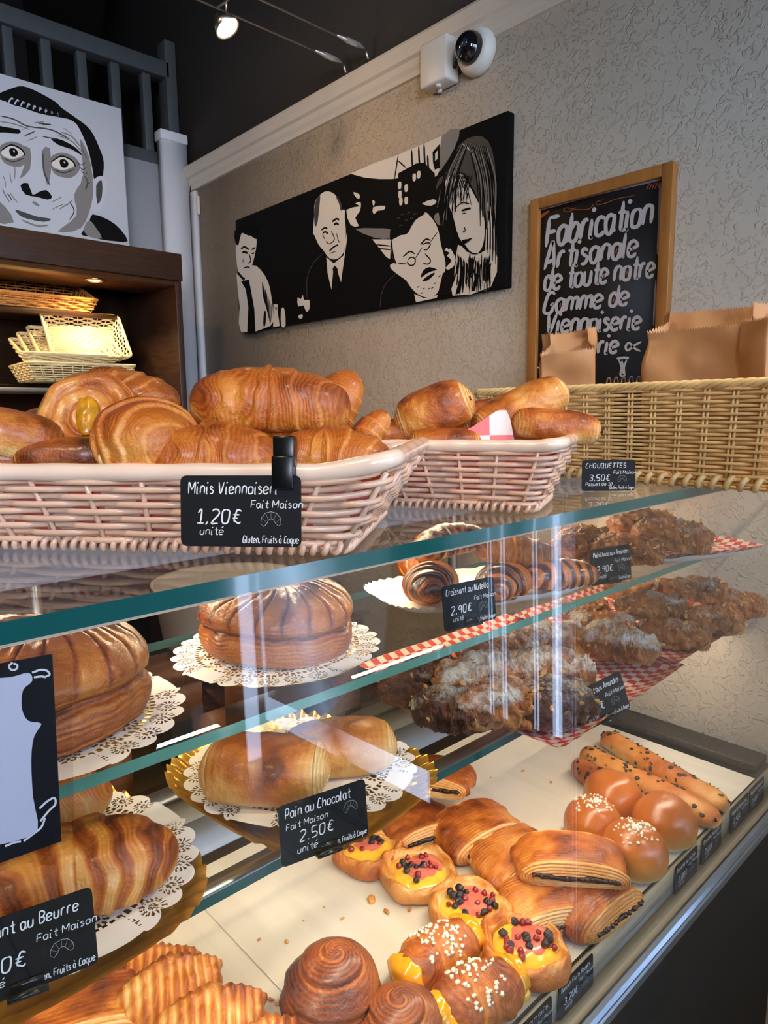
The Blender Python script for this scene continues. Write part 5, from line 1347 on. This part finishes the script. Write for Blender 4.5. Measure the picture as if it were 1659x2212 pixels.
# almond chocolate breads on a second tray
card_tray('white cardboard tray under the almond chocolate breads', (1.185, .555, zb), .165, .092, -.42)
cs = math.cos(-.42); sn = math.sin(-.42)
gingham('red checked paper on the white tray under the almond chocolate breads', [(1.185+x*cs-y*sn, .555+x*sn+y*cs, zb+.0085) for x, y in ((-.160, -.088), (.168, -.088), (.160, .088), (-.160, .088))], 3, .010)
def AB(px, py, dz=0): p = AZ(px, py, S1); p.z = S1+.012+dz; return p
G_ = 'almond chocolate breads on the upper shelf'
almond('brightly lit almond chocolate bread at the left of the upper tray', AB(1255, 1222, .006), (0, 0, RGT+.9), .125, .034, 21, 'roll', n=30, sug=.55, group=G_)
almond('almond chocolate bread sprinkled with flakes in front on the upper tray', AB(1345, 1234, .0), (0, 0, RGT-.10), .125, .034, 22, 'roll', n=50, sug=.5, group=G_)
almond('almond chocolate bread lying behind on the upper tray', AB(1385, 1196, .022), (0, 0, RGT+.2), .120, .034, 23, 'roll', n=30, sug=.5, group=G_)
almond('dark sugared almond chocolate bread at the right end of the upper tray', AB(1445, 1216, .010), (0, .10, RGT-.30), .130, .036, 24, 'roll', n=40, sug=.75, group=G_)

# ------------------------------------------------------------------ lower shelf: gold trays
zs2 = S2+.0004
TA = (.405, .575); TB = (.135, .585)
gold_tray('gold foil tray under the two chocolate breads on the lower shelf', (TA[0], TA[1], zs2), .118, .140, .12)
gold_tray('gold foil tray under the big butter croissants at the left', (TB[0], TB[1], zs2), .120, .142, .05)
doily('lace doily under the two chocolate breads', (TA[0]+.004, TA[1]+.004, zs2+.0165), .118, .128, .6)
doily('lace doily under the big butter croissants', (TB[0]+.012, TB[1], zs2+.0165), .122, .130, .2)
def pain(label, loc, rot, W=.075, H=.058, L=.108, mat='crust', seed=0, group='chocolate breads', choc=(1,), bow=0, lump=.025, rings=6):
    t = thing('chocolate_bread', label, 'pastry', loc, 0, group); t.rotation_euler = rot
    roll('dough', MAT[mat], t, W, H, L, 2.25, seed, rings, lump, .17, taper=.24)
    for s in choc:
        mb = MB()
        for q in (-1, 1):
            x = s*(L/2+.006); y = q*W*.20; z = H*.42
            mb.tube([(x-.014*s, y, z), (x, y, z), (x+.003*s, y, z)], [.0055, .0052, .004], 8, flat=1.5)
        mb.build('chocolate_bars', MAT['choc'], t)
    return t
p_ = AZ(575, 1706, S2+.02); pain('golden chocolate bread at the left of the gold tray', p_-Vector((0, 0, .0023)), (0, 0, RGT-.05), .080, .066, .108, 'light', 31, choc=())
p_ = AZ(735, 1650, S2+.02); pain('chocolate bread behind at the right of the gold tray', p_-Vector((0, 0, .0023)), (0, 0, RGT+.15), .076, .058, .102, 'light', 32, choc=())
p_ = AZ(170, 1935, S2+.02)
croi('big two tone butter croissant on the gold tray at the left picture edge', p_-Vector((0, 0, .0023)), (0, 0, RGT+.45), .155, .046, 'crust', 41, 'butter croissants', wraps=2.6, bend=.5, stripe=.22)
p_ = AZ(85, 1780, S2+.02)
croi('butter croissant lying behind the big one on the left gold tray', p_-Vector((0, 0, .0023)), (0, 0, RGT+.5), .130, .038, 'light', 42, 'butter croissants')

# ------------------------------------------------------------------ lower shelf: almond croissants on red checked paper
za = S2+.0006
gingham('red checked paper sheet under the sugared almond croissants at the front', [(.645, .402, za+.001), (1.010, .418, za+.001), (1.03, .77, za+.001), (.655, .77, za+.001)], 5, .012)
gingham('red checked paper sheet under the almond breads at the wall', [(.985, .415, za+.003), (1.372, .42, za+.003), (1.385, .735, za+.003), (1.0, .735, za+.003)], 6, .022)
def A2(px, py, dz=0): p = AZ(px, py, S2); p.z = S2+.004+dz; return p
G_ = 'almond croissants on the front checked paper'
for px, py, dz, yw, L, r, sd, mt, lab in (
    (920, 1512, 0, .5, .135, .046, 51, 'almondchoc', 'dark chocolate almond croissant at the left end of the front checked paper'),
    (985, 1570, 0, -.2, .115, .040, 52, 'almondchoc', 'dark torn almond croissant at the front left edge of the checked paper'),
    (1080, 1460, .004, .2, .130, .044, 53, 'almond', 'golden almond croissant at the back of the front checked paper'),
    (1190, 1430, .008, .1, .130, .043, 54, 'almond', 'flake covered almond croissant at the back right of the front checked paper'),
    (1040, 1535, .022, .3, .135, .042, 55, 'almond', 'almond croissant under the blue reflections'),
    (1180, 1520, .018, .15, .135, .044, 56, 'almond', 'sugared almond croissant in the middle of the front checked paper'),
    (1328, 1438, .010, -.4, .130, .042, 57, 'almond', 'white sugared almond croissant beside the tilted price card'),
    (1085, 1572, .006, .1, .135, .042, 58, 'almond', 'sugared almond croissant near the front corner of the checked paper'),
    (1195, 1566, .004, .5, .125, .040, 59, 'almondchoc', 'dark almond croissant at the front corner left of the tilted card')):
    almond(lab, A2(px, py, dz), (0, 0, RGT+yw), L, r, sd, 'croissant', mt, 30, 1.05 if mt == 'almond' else .8, group=G_)
G_ = 'almond breads on the checked paper at the wall'
for px, py, dz, yw, L, sd, lab in (
    (1255, 1345, 0, .5, .115, 61, 'almond bread at the back left of the paper at the wall'),
    (1300, 1385, .004, -.1, .115, 62, 'yellowish almond bread at the front left of the paper at the wall'),
    (1370, 1310, .012, .2, .115, 63, 'sugared almond bread at the back of the paper at the wall'),
    (1440, 1300, .0, .2, .110, 64, 'pale almond bread behind the dark ones at the wall'),
    (1405, 1366, .026, .05, .125, 65, 'orange brown almond bread on top in the middle of the paper at the wall'),
    (1500, 1330, .028, -.25, .115, 66, 'dark almond bread on top of the pile at the wall'),
    (1455, 1402, 0, -.3, .115, 67, 'almond bread at the front edge of the paper at the wall'),
    (1530, 1372, .004, -.4, .115, 68, 'shaded almond bread at the right of the pile at the wall'),
    (1590, 1335, .002, -.3, .105, 69, 'rightmost almond bread close to the plaster wall')):
    almond(lab, A2(px, py, dz), (0, 0, RGT+yw), L, .032, sd, 'roll', 'almond', 30, .75, group=G_)

# ------------------------------------------------------------------ the deck
zd = DECK+.0035
def D_(px, py, dz=0, miny=0): p = AZ(px, py, zd); p.z += dz; p.y = max(p.y, miny); return p
def settle(t, z):                                # lower or raise a thing so that its lowest point is at z
    lo = 9
    def walk(o, M):
        nonlocal lo
        M = M @ o.matrix_basis
        if o.type == 'MESH':
            co = np.zeros(len(o.data.vertices)*3); o.data.vertices.foreach_get('co', co)
            A_ = np.array(M); lo = min(lo, (co.reshape(-1, 3) @ A_[:3, :3].T+A_[:3, 3])[:, 2].min())
        for k in o.children: walk(k, M)
    walk(t, Matrix.Identity(4)); t.location.z += z-lo
    return t
danish('berry pastry half hidden behind the chocolate bread price card', D_(795, 1855), 1.0, .052, .025, 1, 9)
danish('berry pastry with large yellow custard, second from the back', D_(905, 1908), .3, .058, .027, 2, 19)
danish('berry pastry covered in red and black berries, third from the back', D_(1016, 1988), .8, .057, .027, 3, 24)
danish('berry pastry nearest the front price labels', D_(1148, 2082, 0, .447), .1, .057, .028, 4, 24)
suisse('chocolate pastry under another at the back left of the deck', D_(905, 1800), yaw((850, 1810), (985, 1770), zd), .120, .044, .075, 72)
suisse('chocolate pastry on top at the back left by the gold tray', D_(930, 1742, .040), yaw((850, 1700), (1010, 1720), zd), .150, .044, .08, 71, (-.05, 0))
suisse('chocolate pastry with chip filled seam, second from the back left', D_(1025, 1815), yaw((940, 1835), (1110, 1765), zd), .150, .052, .085, 73)
suisse('smooth pale ended chocolate pastry in the middle of the row', D_(1110, 1872), yaw((1020, 1905), (1190, 1820), zd), .145, .046, .085, 74, mat='light')
suisse('chocolate pastry lying across the top of the pile, layered side forward', D_(1232, 1925, .030), yaw((1115, 1905), (1350, 1925), zd), .162, .048, .082, 75, (-.08, 0))
suisse('chocolate pastry with dripping chocolate under the crosswise one', D_(1185, 1972), yaw((1110, 1975), (1250, 1950), zd), .125, .044, .08, 76, mat='light')
suisse('shiny brown chocolate pastry at the front metal edge of the deck', D_(1310, 1990, 0, .438), yaw((1235, 2040), (1385, 1925), zd), .140, .050, .085, 77, mat='glazed')
def brioche(label, loc, R=.047, H=.064, seed=0, sugar=0):
    t = thing('brioche_bun', label, 'bun', loc, 0, 'round brioche buns on the deck')
    o = bun('dough', MAT['brioche'], t, R, H, seed)
    if sugar:
        P, Nn = surf_points(o, sugar, seed, .5, lambda c: (np.hypot(c[:, 0], c[:, 1]) < R*.72) & (c[:, 2] > H*.7))
        stuff(scatter('pearl_sugar', MAT['pearl'], t, P, .0019, seed))
    return t
brioche('plain shiny brioche bun at the back, left of the bread sticks', D_(1322, 1752), .048, .066, 81)
brioche('sugar topped brioche bun at the left of the four', D_(1281, 1812), .047, .066, 82, 75)
brioche('plain brioche bun nearest the ends of the bread sticks', D_(1448, 1815, 0, .440), .050, .068, 83)
brioche('sugar topped brioche bun nearest the front metal edge', D_(1392, 1885, 0, .438), .048, .066, 84, 95)
zk = DECK+.020
def K_(px, py): p = AZ(px, py, zk); p.z = zd; return p
choc_stick('golden chocolate chip bread stick nearest the wall', K_(1300, 1592), K_(1572, 1742), .025, 92, 50)
choc_stick('middle chocolate chip bread stick of the three', K_(1262, 1622), K_(1550, 1778), .0245, 94, 46)
choc_stick('dark chocolate chip bread stick behind the brioche buns', K_(1240, 1648), K_(1490, 1800), .024, 93, 50)
oranais('apricot pastry with pearl sugar left of the front berry pastry', D_(945, 2098), yaw((890, 2125), (1005, 2050), zd), 3)
oranais('apricot pastry with pearl sugar behind the front price label', D_(1048, 2200, 0, .440), yaw((985, 2215), (1120, 2140), zd), 4)
settle(spiral_bun('large brown spiral bun at the bottom picture edge', D_(716, 2200), .056, .085, 5, (.12, 0, .4)), zd)
spiral_bun('second brown spiral bun cut by the bottom picture edge', D_(868, 2262), .050, .062, 6)
settle(turnover('ridged turnover at the back of the pile behind the left gold tray', D_(332, 2115), (.3, .1, RGT+.35), .056, .040, 1), zd+0)
settle(turnover('ridged turnover standing tilted on the pile', D_(368, 2172), (.34, .12, RGT+.5), .060, .044, 2), zd+.012)
settle(turnover('ridged turnover with deep ribs at the front of the pile', D_(455, 2228), (.38, .1, RGT+.35), .062, .046, 3), zd+.004)
settle(turnover('small ridged turnover cut by the bottom picture edge', D_(585, 2268), (.2, 0, RGT+.2), .054, .038, 4), zd+0)
t = suisse('long layered pastry at the lower left corner of the picture', D_(160, 2225), yaw((20, 2260), (310, 2170), zd), .175, .055, .085, 78)
t['group'] = 'folded chocolate pastries on the deck'
rng = np.random.RandomState(12)
crs = [(803, 1945, .008), (835, 1970, .005), (620, 2035, .004), (560, 2030, .003), (740, 1985, .003), (585, 2160, .004), (600, 2170, .004), (930, 1995, .004), (1130, 1665, .003), (1190, 1690, .003), (700, 1960, .002), (885, 1965, .004), (655, 1990, .002), (1060, 1680, .002), (1235, 1740, .003)]
WH = ['beside the second berry pastry', 'between the berry pastries and the turnovers', 'on bare white paper near the gold tray', 'on white paper left of the spiral bun', 'on white paper in the middle of the deck', 'left of the spiral bun', 'just above the spiral bun at its left', 'left of the third berry pastry', 'on the paper near the checked sheet', 'on the paper between rolls and brioche buns', 'on the white paper below the glass edge', 'under the second berry pastry', 'tiny, on the white paper above the spiral bun', 'near the checked paper corner', 'beside the left sugared brioche bun']
for i, ((px, py, s), wh) in enumerate(zip(crs, WH)):
    o = blob('pastry_crumb', MAT['crust' if i % 2 else 'light'], None, (s, s*.6, s*.35), D_(px, py, .0008), i, .4, (0, 0, rng.rand()*6), 8)
    o.data.attributes.new('tone', 'FLOAT', 'POINT').data.foreach_set('value', np.full(len(o.data.vertices), .45, np.float32))
    tag(o, ('flaky crumb ' if s > .0035 else 'small crumb ')+wh, 'crumb', 'pastry crumbs on the paper')

# ------------------------------------------------------------------ price cards
c = card('black card reading Minis Viennoiseries clipped to the long pink basket', 'Minis Viennoiseri', '1,20€', AD(520, 1181, .538*KT), (-.10, 0, ang1+.03), .081, .0465, None, tsize=.0075, twidth=.060)
mb = MB().box((.0222, -.005, .0375), (.0362, -.0016, .059)).box((.0222, -.0016, .052), (.0362, .008, .072)).box((.0226, .0035, .040), (.0358, .008, .060))
bevel(mb.build('black_clip', MAT['plastic'], c, smooth=False), .001)
p_ = AZ(1314, 1060, TOP+.001)
card('black card reading Chouquettes standing before the hamper', 'CHOUQUETTES', '3,50€', p_, (-.06, 0, RGT+.02), .0715, .041, 'clear', 'Paquet de 10 .', .0062)
p_ = AZ(1018, 1350, S1+.001); card('black card reading Croissant au Nutella on the upper shelf', 'Croissant au Nutella', '2,90€', (p_.x, max(p_.y, .495), S1+.001), (-.12, 0, -.12), .086, .054, 'stand', tsize=.0075, twidth=.070)
p_ = AZ(1322, 1258, S1+.001); card('black card reading Pain Choco aux Amandes on the upper shelf', 'Pain Choco aux Amandes', '2,90€', (p_.x, max(p_.y, .490), S1+.001), (-.12, 0, -.22), .086, .054, 'stand', tsize=.0065, twidth=.076)
p_ = AY(706, 1838, .447); card('black card reading Pain au Chocolat before the right gold tray', 'Pain au Chocolat', '2.50€', p_, (-.10, 0, -.20), .086, .054, 'stand', tsize=.0085, layout=1, twidth=.064)
p_ = AY(60, 2140, .448); card('black card reading Croissant au Beurre at the left picture edge', 'Croissant au Beurre', '1,30€', p_, (-.10, 0, -.20), .086, .054, 'stand', tsize=.0078, twidth=.071)
p_ = AY(1312, 1556, .412); card('tilted black card reading Croissant aux Amandes lying on the sugared croissants', 'Croissant aux Amandes', '2,80€', p_, (-.20, -.22, -.30), .080, .052, 'stand', tsize=.007, twidth=.068)
for (pa, pb), ti, pr, lab in (
    (((1122, 2196), (1190, 2130)), 'Oranais', '2,90€', 'label reading Oranais on the front metal edge at the bottom of the picture'),
    (((1209, 2110), (1283, 2041)), 'Danisch Fruits Rouges', '3,20€', 'label reading Danisch Fruits Rouges on the front metal edge'),
    (((1460, 1868), (1508, 1822)), 'Brioche au Sucre', '2,00€', 'label reading Brioche au Sucre on the front metal edge'),
    (((1519, 1802), (1560, 1762)), 'Brioche Nature', '2,00€', 'label reading Brioche Nature on the front metal edge'),
    (((1581, 1738), (1619, 1700)), 'Baguette Pépites Choc', '2,90€', 'second label from the wall on the front metal edge'),
    (((1622, 1690), (1653, 1660)), 'Baguette Nature', '2,50€', 'label nearest the wall on the front metal edge')):
    a_, b_ = AY(*pa, .3955), AY(*pb, .3955)
    w_ = max(.070, min(.086, b_.x-a_.x))
    card('black '+lab, ti, pr, (min((a_.x+b_.x)/2, 1.355), .3945, DECK-.0462), (-.05, 0, 0), w_, .0455, None, tsize=.006, twidth=w_*.82, group='black labels along the front edge')

# framed notice in a clear sleeve on the front glass
fz = [(0, 1430), (110, 1412), (132, 1815), (0, 1862)]
zt_ = CAMZ-.150; zl_ = CAMZ-.272
yt, yl = pane_y(zt_)-.0035, pane_y(zl_)-.0035
def NP(px, py):                                  # point on the sloping sheet plane
    r = ray(px, py); n_ = np.array([0, zl_-zt_, -(yl-yt)]); p0 = np.array([0, yt, zt_-CAMZ])
    k = (n_ @ p0)/(n_ @ r); p = r*k; return p+np.array([0, 0, CAMZ])
nb = [NP(-210, 1470), NP(112, 1412), NP(132, 1816), NP(-190, 1930)]
nl = thing('framed_notice', 'white notice with ornate black border in a clear sleeve on the front glass', 'notice', nb[2])
nrm = np.cross(nb[1]-nb[0], nb[3]-nb[0]); nrm /= np.linalg.norm(nrm)
if nrm @ (-np.array(nb[1])+np.array([0, 0, CAMZ])) < 0: nrm = -nrm
def flat(name, pts, mat, h, sm=0):
    P = smooth_line(pts, sm, True) if sm else np.array(pts)
    V = [NP(*p)+nrm*h-np.array(nb[2]) for p in P]; n = len(V)
    V2 = [v-nrm*.0003 for v in V]
    return mesh(name, V+V2, [tuple(range(n)), tuple(range(n, 2*n))[::-1]]+[(i, (i+1) % n, n+(i+1) % n, n+i)[::-1] for i in range(n)], mat, nl, smooth=False)
flat('black_border', [(-210, 1470), (112, 1412), (132, 1816), (-190, 1930)], MAT['black'], .0008)
flat('white_field', [(-150, 1510), (-60, 1470), (20, 1462), (60, 1452), (68, 1470), (48, 1490), (46, 1530), (60, 1556), (88, 1562), (72, 1590), (66, 1640), (70, 1720), (80, 1790), (40, 1812), (0, 1822), (-120, 1850), (-160, 1700)], plain('notice_paper', srgb(196, 198, 210), .6), .0012, 3)
mb = MB()
for P in ([(28, 1432), (36, 1436), (34, 1444), (24, 1446), (18, 1438), (26, 1430)], [(68, 1452), (86, 1446), (100, 1448), (106, 1456), (98, 1460)], [(72, 1462), (88, 1460), (98, 1462)], [(84, 1745), (100, 1730), (116, 1722), (118, 1736), (104, 1750), (86, 1772)], [(50, 1815), (70, 1800), (88, 1785), (96, 1765)], [(10, 1826), (30, 1818), (44, 1816)]):
    Q = smooth_line(P, 4); n = len(Q); T = np.gradient(Q, axis=0); T /= np.linalg.norm(T, axis=1, keepdims=True)+1e-9; Nn = np.stack([-T[:, 1], T[:, 0]], 1)*2.2
    mb.add([NP(*p)+nrm*.0011-np.array(nb[2]) for p in np.vstack([Q+Nn, Q-Nn])], [(i, i+1, n+i+1, n+i) for i in range(n-1)])
mb.build('scroll_ornament', MAT['ink'], nl, smooth=False)
flat('clear_sleeve', [(-230, 1462), (150, 1396), (158, 1808), (-210, 1945)], glass('clear_sleeve', (.93, .92, .93), 1.35, .08), .0022)

# ------------------------------------------------------------------ small pastries heaped in the pink baskets
G1 = 'small pastries in the long pink basket'
def at1(px, py, d): return AD(px, py, d*KT)
BT = 'mini'
croi('large golden croissant on top of the long pink basket heap', at1(585, 935, .72), (0, .05, RGT+.10), .165, .052, 'crust', 101, G1, wraps=2.5, bend=.42, tipr=.30)
croi('golden croissant standing behind the top one', at1(722, 925, .80), (.2, -1.0, RGT+.7), .130, .036, 'crust', 102, G1, bend=.7)
croi('croissant at the front of the long basket left of the price card', at1(465, 1046, .655), (0, 0, RGT+.05), .130, .045, 'crust', 103, G1, wraps=2.4)
croi('croissant at the right end of the long pink basket', at1(715, 1040, .665), (0, 0, RGT-.15), .120, .040, 'crust', 104, G1, wraps=2.4)
croi('shaded croissant in the middle of the long pink basket', at1(600, 1010, .74), (0, 0, RGT+.2), .130, .040, 'crust', 105, G1)
croi('small croissant tip at the right back of the long pink basket', at1(800, 975, .80), (.0, -.9, RGT+.3), .095, .026, 'crust', 106, G1)
torn = croi('torn golden croissant seen end on with a swirl', at1(322, 1010, .665), (0, -.1, RGT+PI/2+.55), .105, .050, 'crust', 107, G1, wraps=3.4, tipr=.24, bend=.3)
def mini_roll(label, loc, rot, W, H, L, seed, choc=(1,), mat='mini'):
    return pain(label, loc, rot, W, H, L, mat, seed, G1, choc)
mini_roll('dark glazed chocolate roll at the left picture edge', at1(25, 985, .68), (.1, .3, RGT+.5), .062, .052, .072, 111, ())
mini_roll('dark roll behind with a chocolate end', at1(112, 965, .76), (0, -.3, RGT+2.5), .055, .045, .065, 112)
mini_roll('low dark roll at the front left of the long basket', at1(20, 1018, .69), (0, 0, RGT+.3), .055, .035, .075, 113, ())
mini_roll('flat dark glazed roll in front of the custard swirl', at1(150, 1010, .685), (0, 0, RGT+.1), .055, .034, .085, 114, ())
def snail(label, loc, rot, R, H, seed):
    t = thing('custard_swirl', label, 'pastry', loc, 0, G1); t.rotation_euler = rot
    def fn(R_, Z, tt, a):
        p = xyz(R_, Z, a); nz = fbm(p, 30, seed, 2)
        ph = R_/R*3-a/(2*PI); s = ph-np.floor(ph)
        on = np.clip((tt-.45)*6, 0, 1)
        gr = np.exp(-((s-.5)/.12)**2)*on
        return R_*(1+.06*nz), Z-.006*gr+.003*nz, .60+.25*nz+.2*gr-.12*on
    lathe_tone('dough', [(0, 0), (R*.8, 0), (R, H*.3), (R*.98, H*.7), (R*.85, H), (R*.4, H*1.02), (0, H*1.0)], MAT['mini'], t, fn, 90, npf=70)
    blob('custard', MAT['dullcustard'], t, (.013, .022, .005), (.002, 0, H*.98), seed, .25, k=16)
    return t
snail('dark swirl pastry with a yellow custard eye', at1(205, 925, .735), (1.1, 0, RGT+.15), .056, .036, 121)
croi('dark croissant behind the custard swirl', at1(262, 900, .80), (0, .12, RGT-.25), .150, .042, 'mini', 108, G1)
croi('dark croissant tip behind the torn croissant', at1(405, 955, .78), (0, .15, RGT-.2), .090, .026, 'mini', 109, G1)
croi('shaded croissant deep in the long basket left of the card', at1(340, 1025, .72), (0, 0, RGT), .110, .034, 'crust', 110, G1)
G2 = 'chocolate rolls in the smaller pink basket'
pain('upright golden chocolate roll at the left of the smaller basket', at1(953, 930, .99), (.15, -.35, RGT-.10), .085, .076, .092, 'crust', 131, G2, (1,))
pain('pale golden chocolate bread leaning at the right of the smaller basket', at1(1135, 915, 1.0), (.1, -.42, RGT+.15), .080, .060, .125, 'light', 132, G2, ())
pain('chocolate roll with chocolate end on the right rim of the smaller basket', at1(1195, 952, .955), (0, .12, RGT-.05), .070, .050, .105, 'crust', 133, G2, (1,))
pain('low chocolate roll at the left back of the smaller basket', at1(855, 958, 1.0), (0, 0, RGT+.2), .060, .040, .075, 'crust', 134, G2, ())
pain('dark chocolate roll between the upright and the leaning one', at1(1045, 940, 1.05), (0, -.2, RGT+.4), .060, .060, .075, 'mini', 135, G2, (1,))
pain('low chocolate roll behind the checked paper of the smaller basket', at1(960, 972, .945), (0, 0, RGT), .060, .034, .085, 'crust', 136, G2, ())
for o in list(SC.collection.objects):
    if o.get('group') in (G1, G2): o.scale = (KT,)*3
tc = blob('torn_crumb', MAT['crumb'], None, (.009, .011, .017), at1(246, 972, .635), 5, .35, k=24)
tc.parent = torn; tc.matrix_parent_inverse = torn.matrix_basis.inverted(); tc['label'] = 'pale torn crumb side'
def liner(label, loc, ang, L, D, h, fx, fy):
    L, D, h, fx, fy = [v_*KT for v_ in (L, D, h, fx, fy)]
    n = 200; V = []
    for tt in np.linspace(.08, .86, 8):
        P, Q, _ = perim(L/2+fx*tt-.008, D/2+fy*tt-.008, .018, n)
        V.append(np.column_stack([P, np.full(n, .010+(h-.012)*tt)]))
    o = mesh('checked_paper_liner', np.array(V), gridfaces(8, n, False, True), MAT['ginghampale'], None, loc=loc, rot=(0, 0, ang))
    return tag(o, label, 'checked paper', 'pink checked paper liners')
liner('pink checked paper lining showing through the weave of the long basket', B1.location, ang1, .46, .25, .079, .05, .026)
liner('pink checked paper lining inside the smaller pink basket', B2.location, ang2, .205, .15, .087, .036, .026)
def paper_tip(label, pts, group='pink checked paper liners'):
    # a folded upright paper corner, given as a strip of photo points with depth
    top = smooth_line([at1(*p) for p in pts[0]], 6); bot = smooth_line([at1(*p) for p in pts[1]], 6)
    n = len(top); m_ = 10
    k = np.linspace(0, 1, m_)[None, :, None]
    V = top[:, None]*(1-k)+bot[:, None]*k
    # lay the checks out flat along the strip
    c_ = V.reshape(-1, 3).mean(0)
    d = V[-1, 0]-V[0, 0]; yw = math.atan2(d[1], d[0])
    Rm = np.array([[math.cos(yw), math.sin(yw), 0], [-math.sin(yw), math.cos(yw), 0], [0, 0, 1]])
    Vl = (V.reshape(-1, 3)-c_) @ Rm.T
    # local frame turned so that the sheet lies in its xy plane
    V3 = np.stack([Vl[:, 0], Vl[:, 2], -Vl[:, 1]], -1)
    o = mesh('checked_paper_liner', V3, gridfaces(n, m_), MAT['ginghampale'], None)
    o.matrix_world = Matrix.Translation(Vector(c_)) @ Matrix.Rotation(yw, 4, 'Z') @ Matrix.Rotation(PI/2, 4, 'X')
    return tag(o, label, 'checked paper', group)
paper_tip('pink checked paper corner standing up at the front of the smaller basket', [[(965, 945, .93), (1015, 925, .93), (1080, 885, .94), (1100, 900, .94), (1112, 958, .94)], [(965, 965, .93), (1015, 965, .93), (1075, 965, .94), (1100, 965, .94), (1113, 966, .94)]])
paper_tip('red checked paper corner at the right end of the long basket', [[(812, 985, .72), (822, 966, .72), (845, 978, .71), (862, 990, .70)], [(805, 1022, .71), (815, 1028, .70), (835, 1030, .69), (846, 1026, .68)]])
paper_tip('white and pink paper point at the right end of the long basket', [[(782, 1032, .66), (805, 1000, .66), (818, 995, .66), (826, 1032, .65)], [(782, 1036, .66), (800, 1036, .66), (815, 1036, .65), (826, 1036, .65)]])
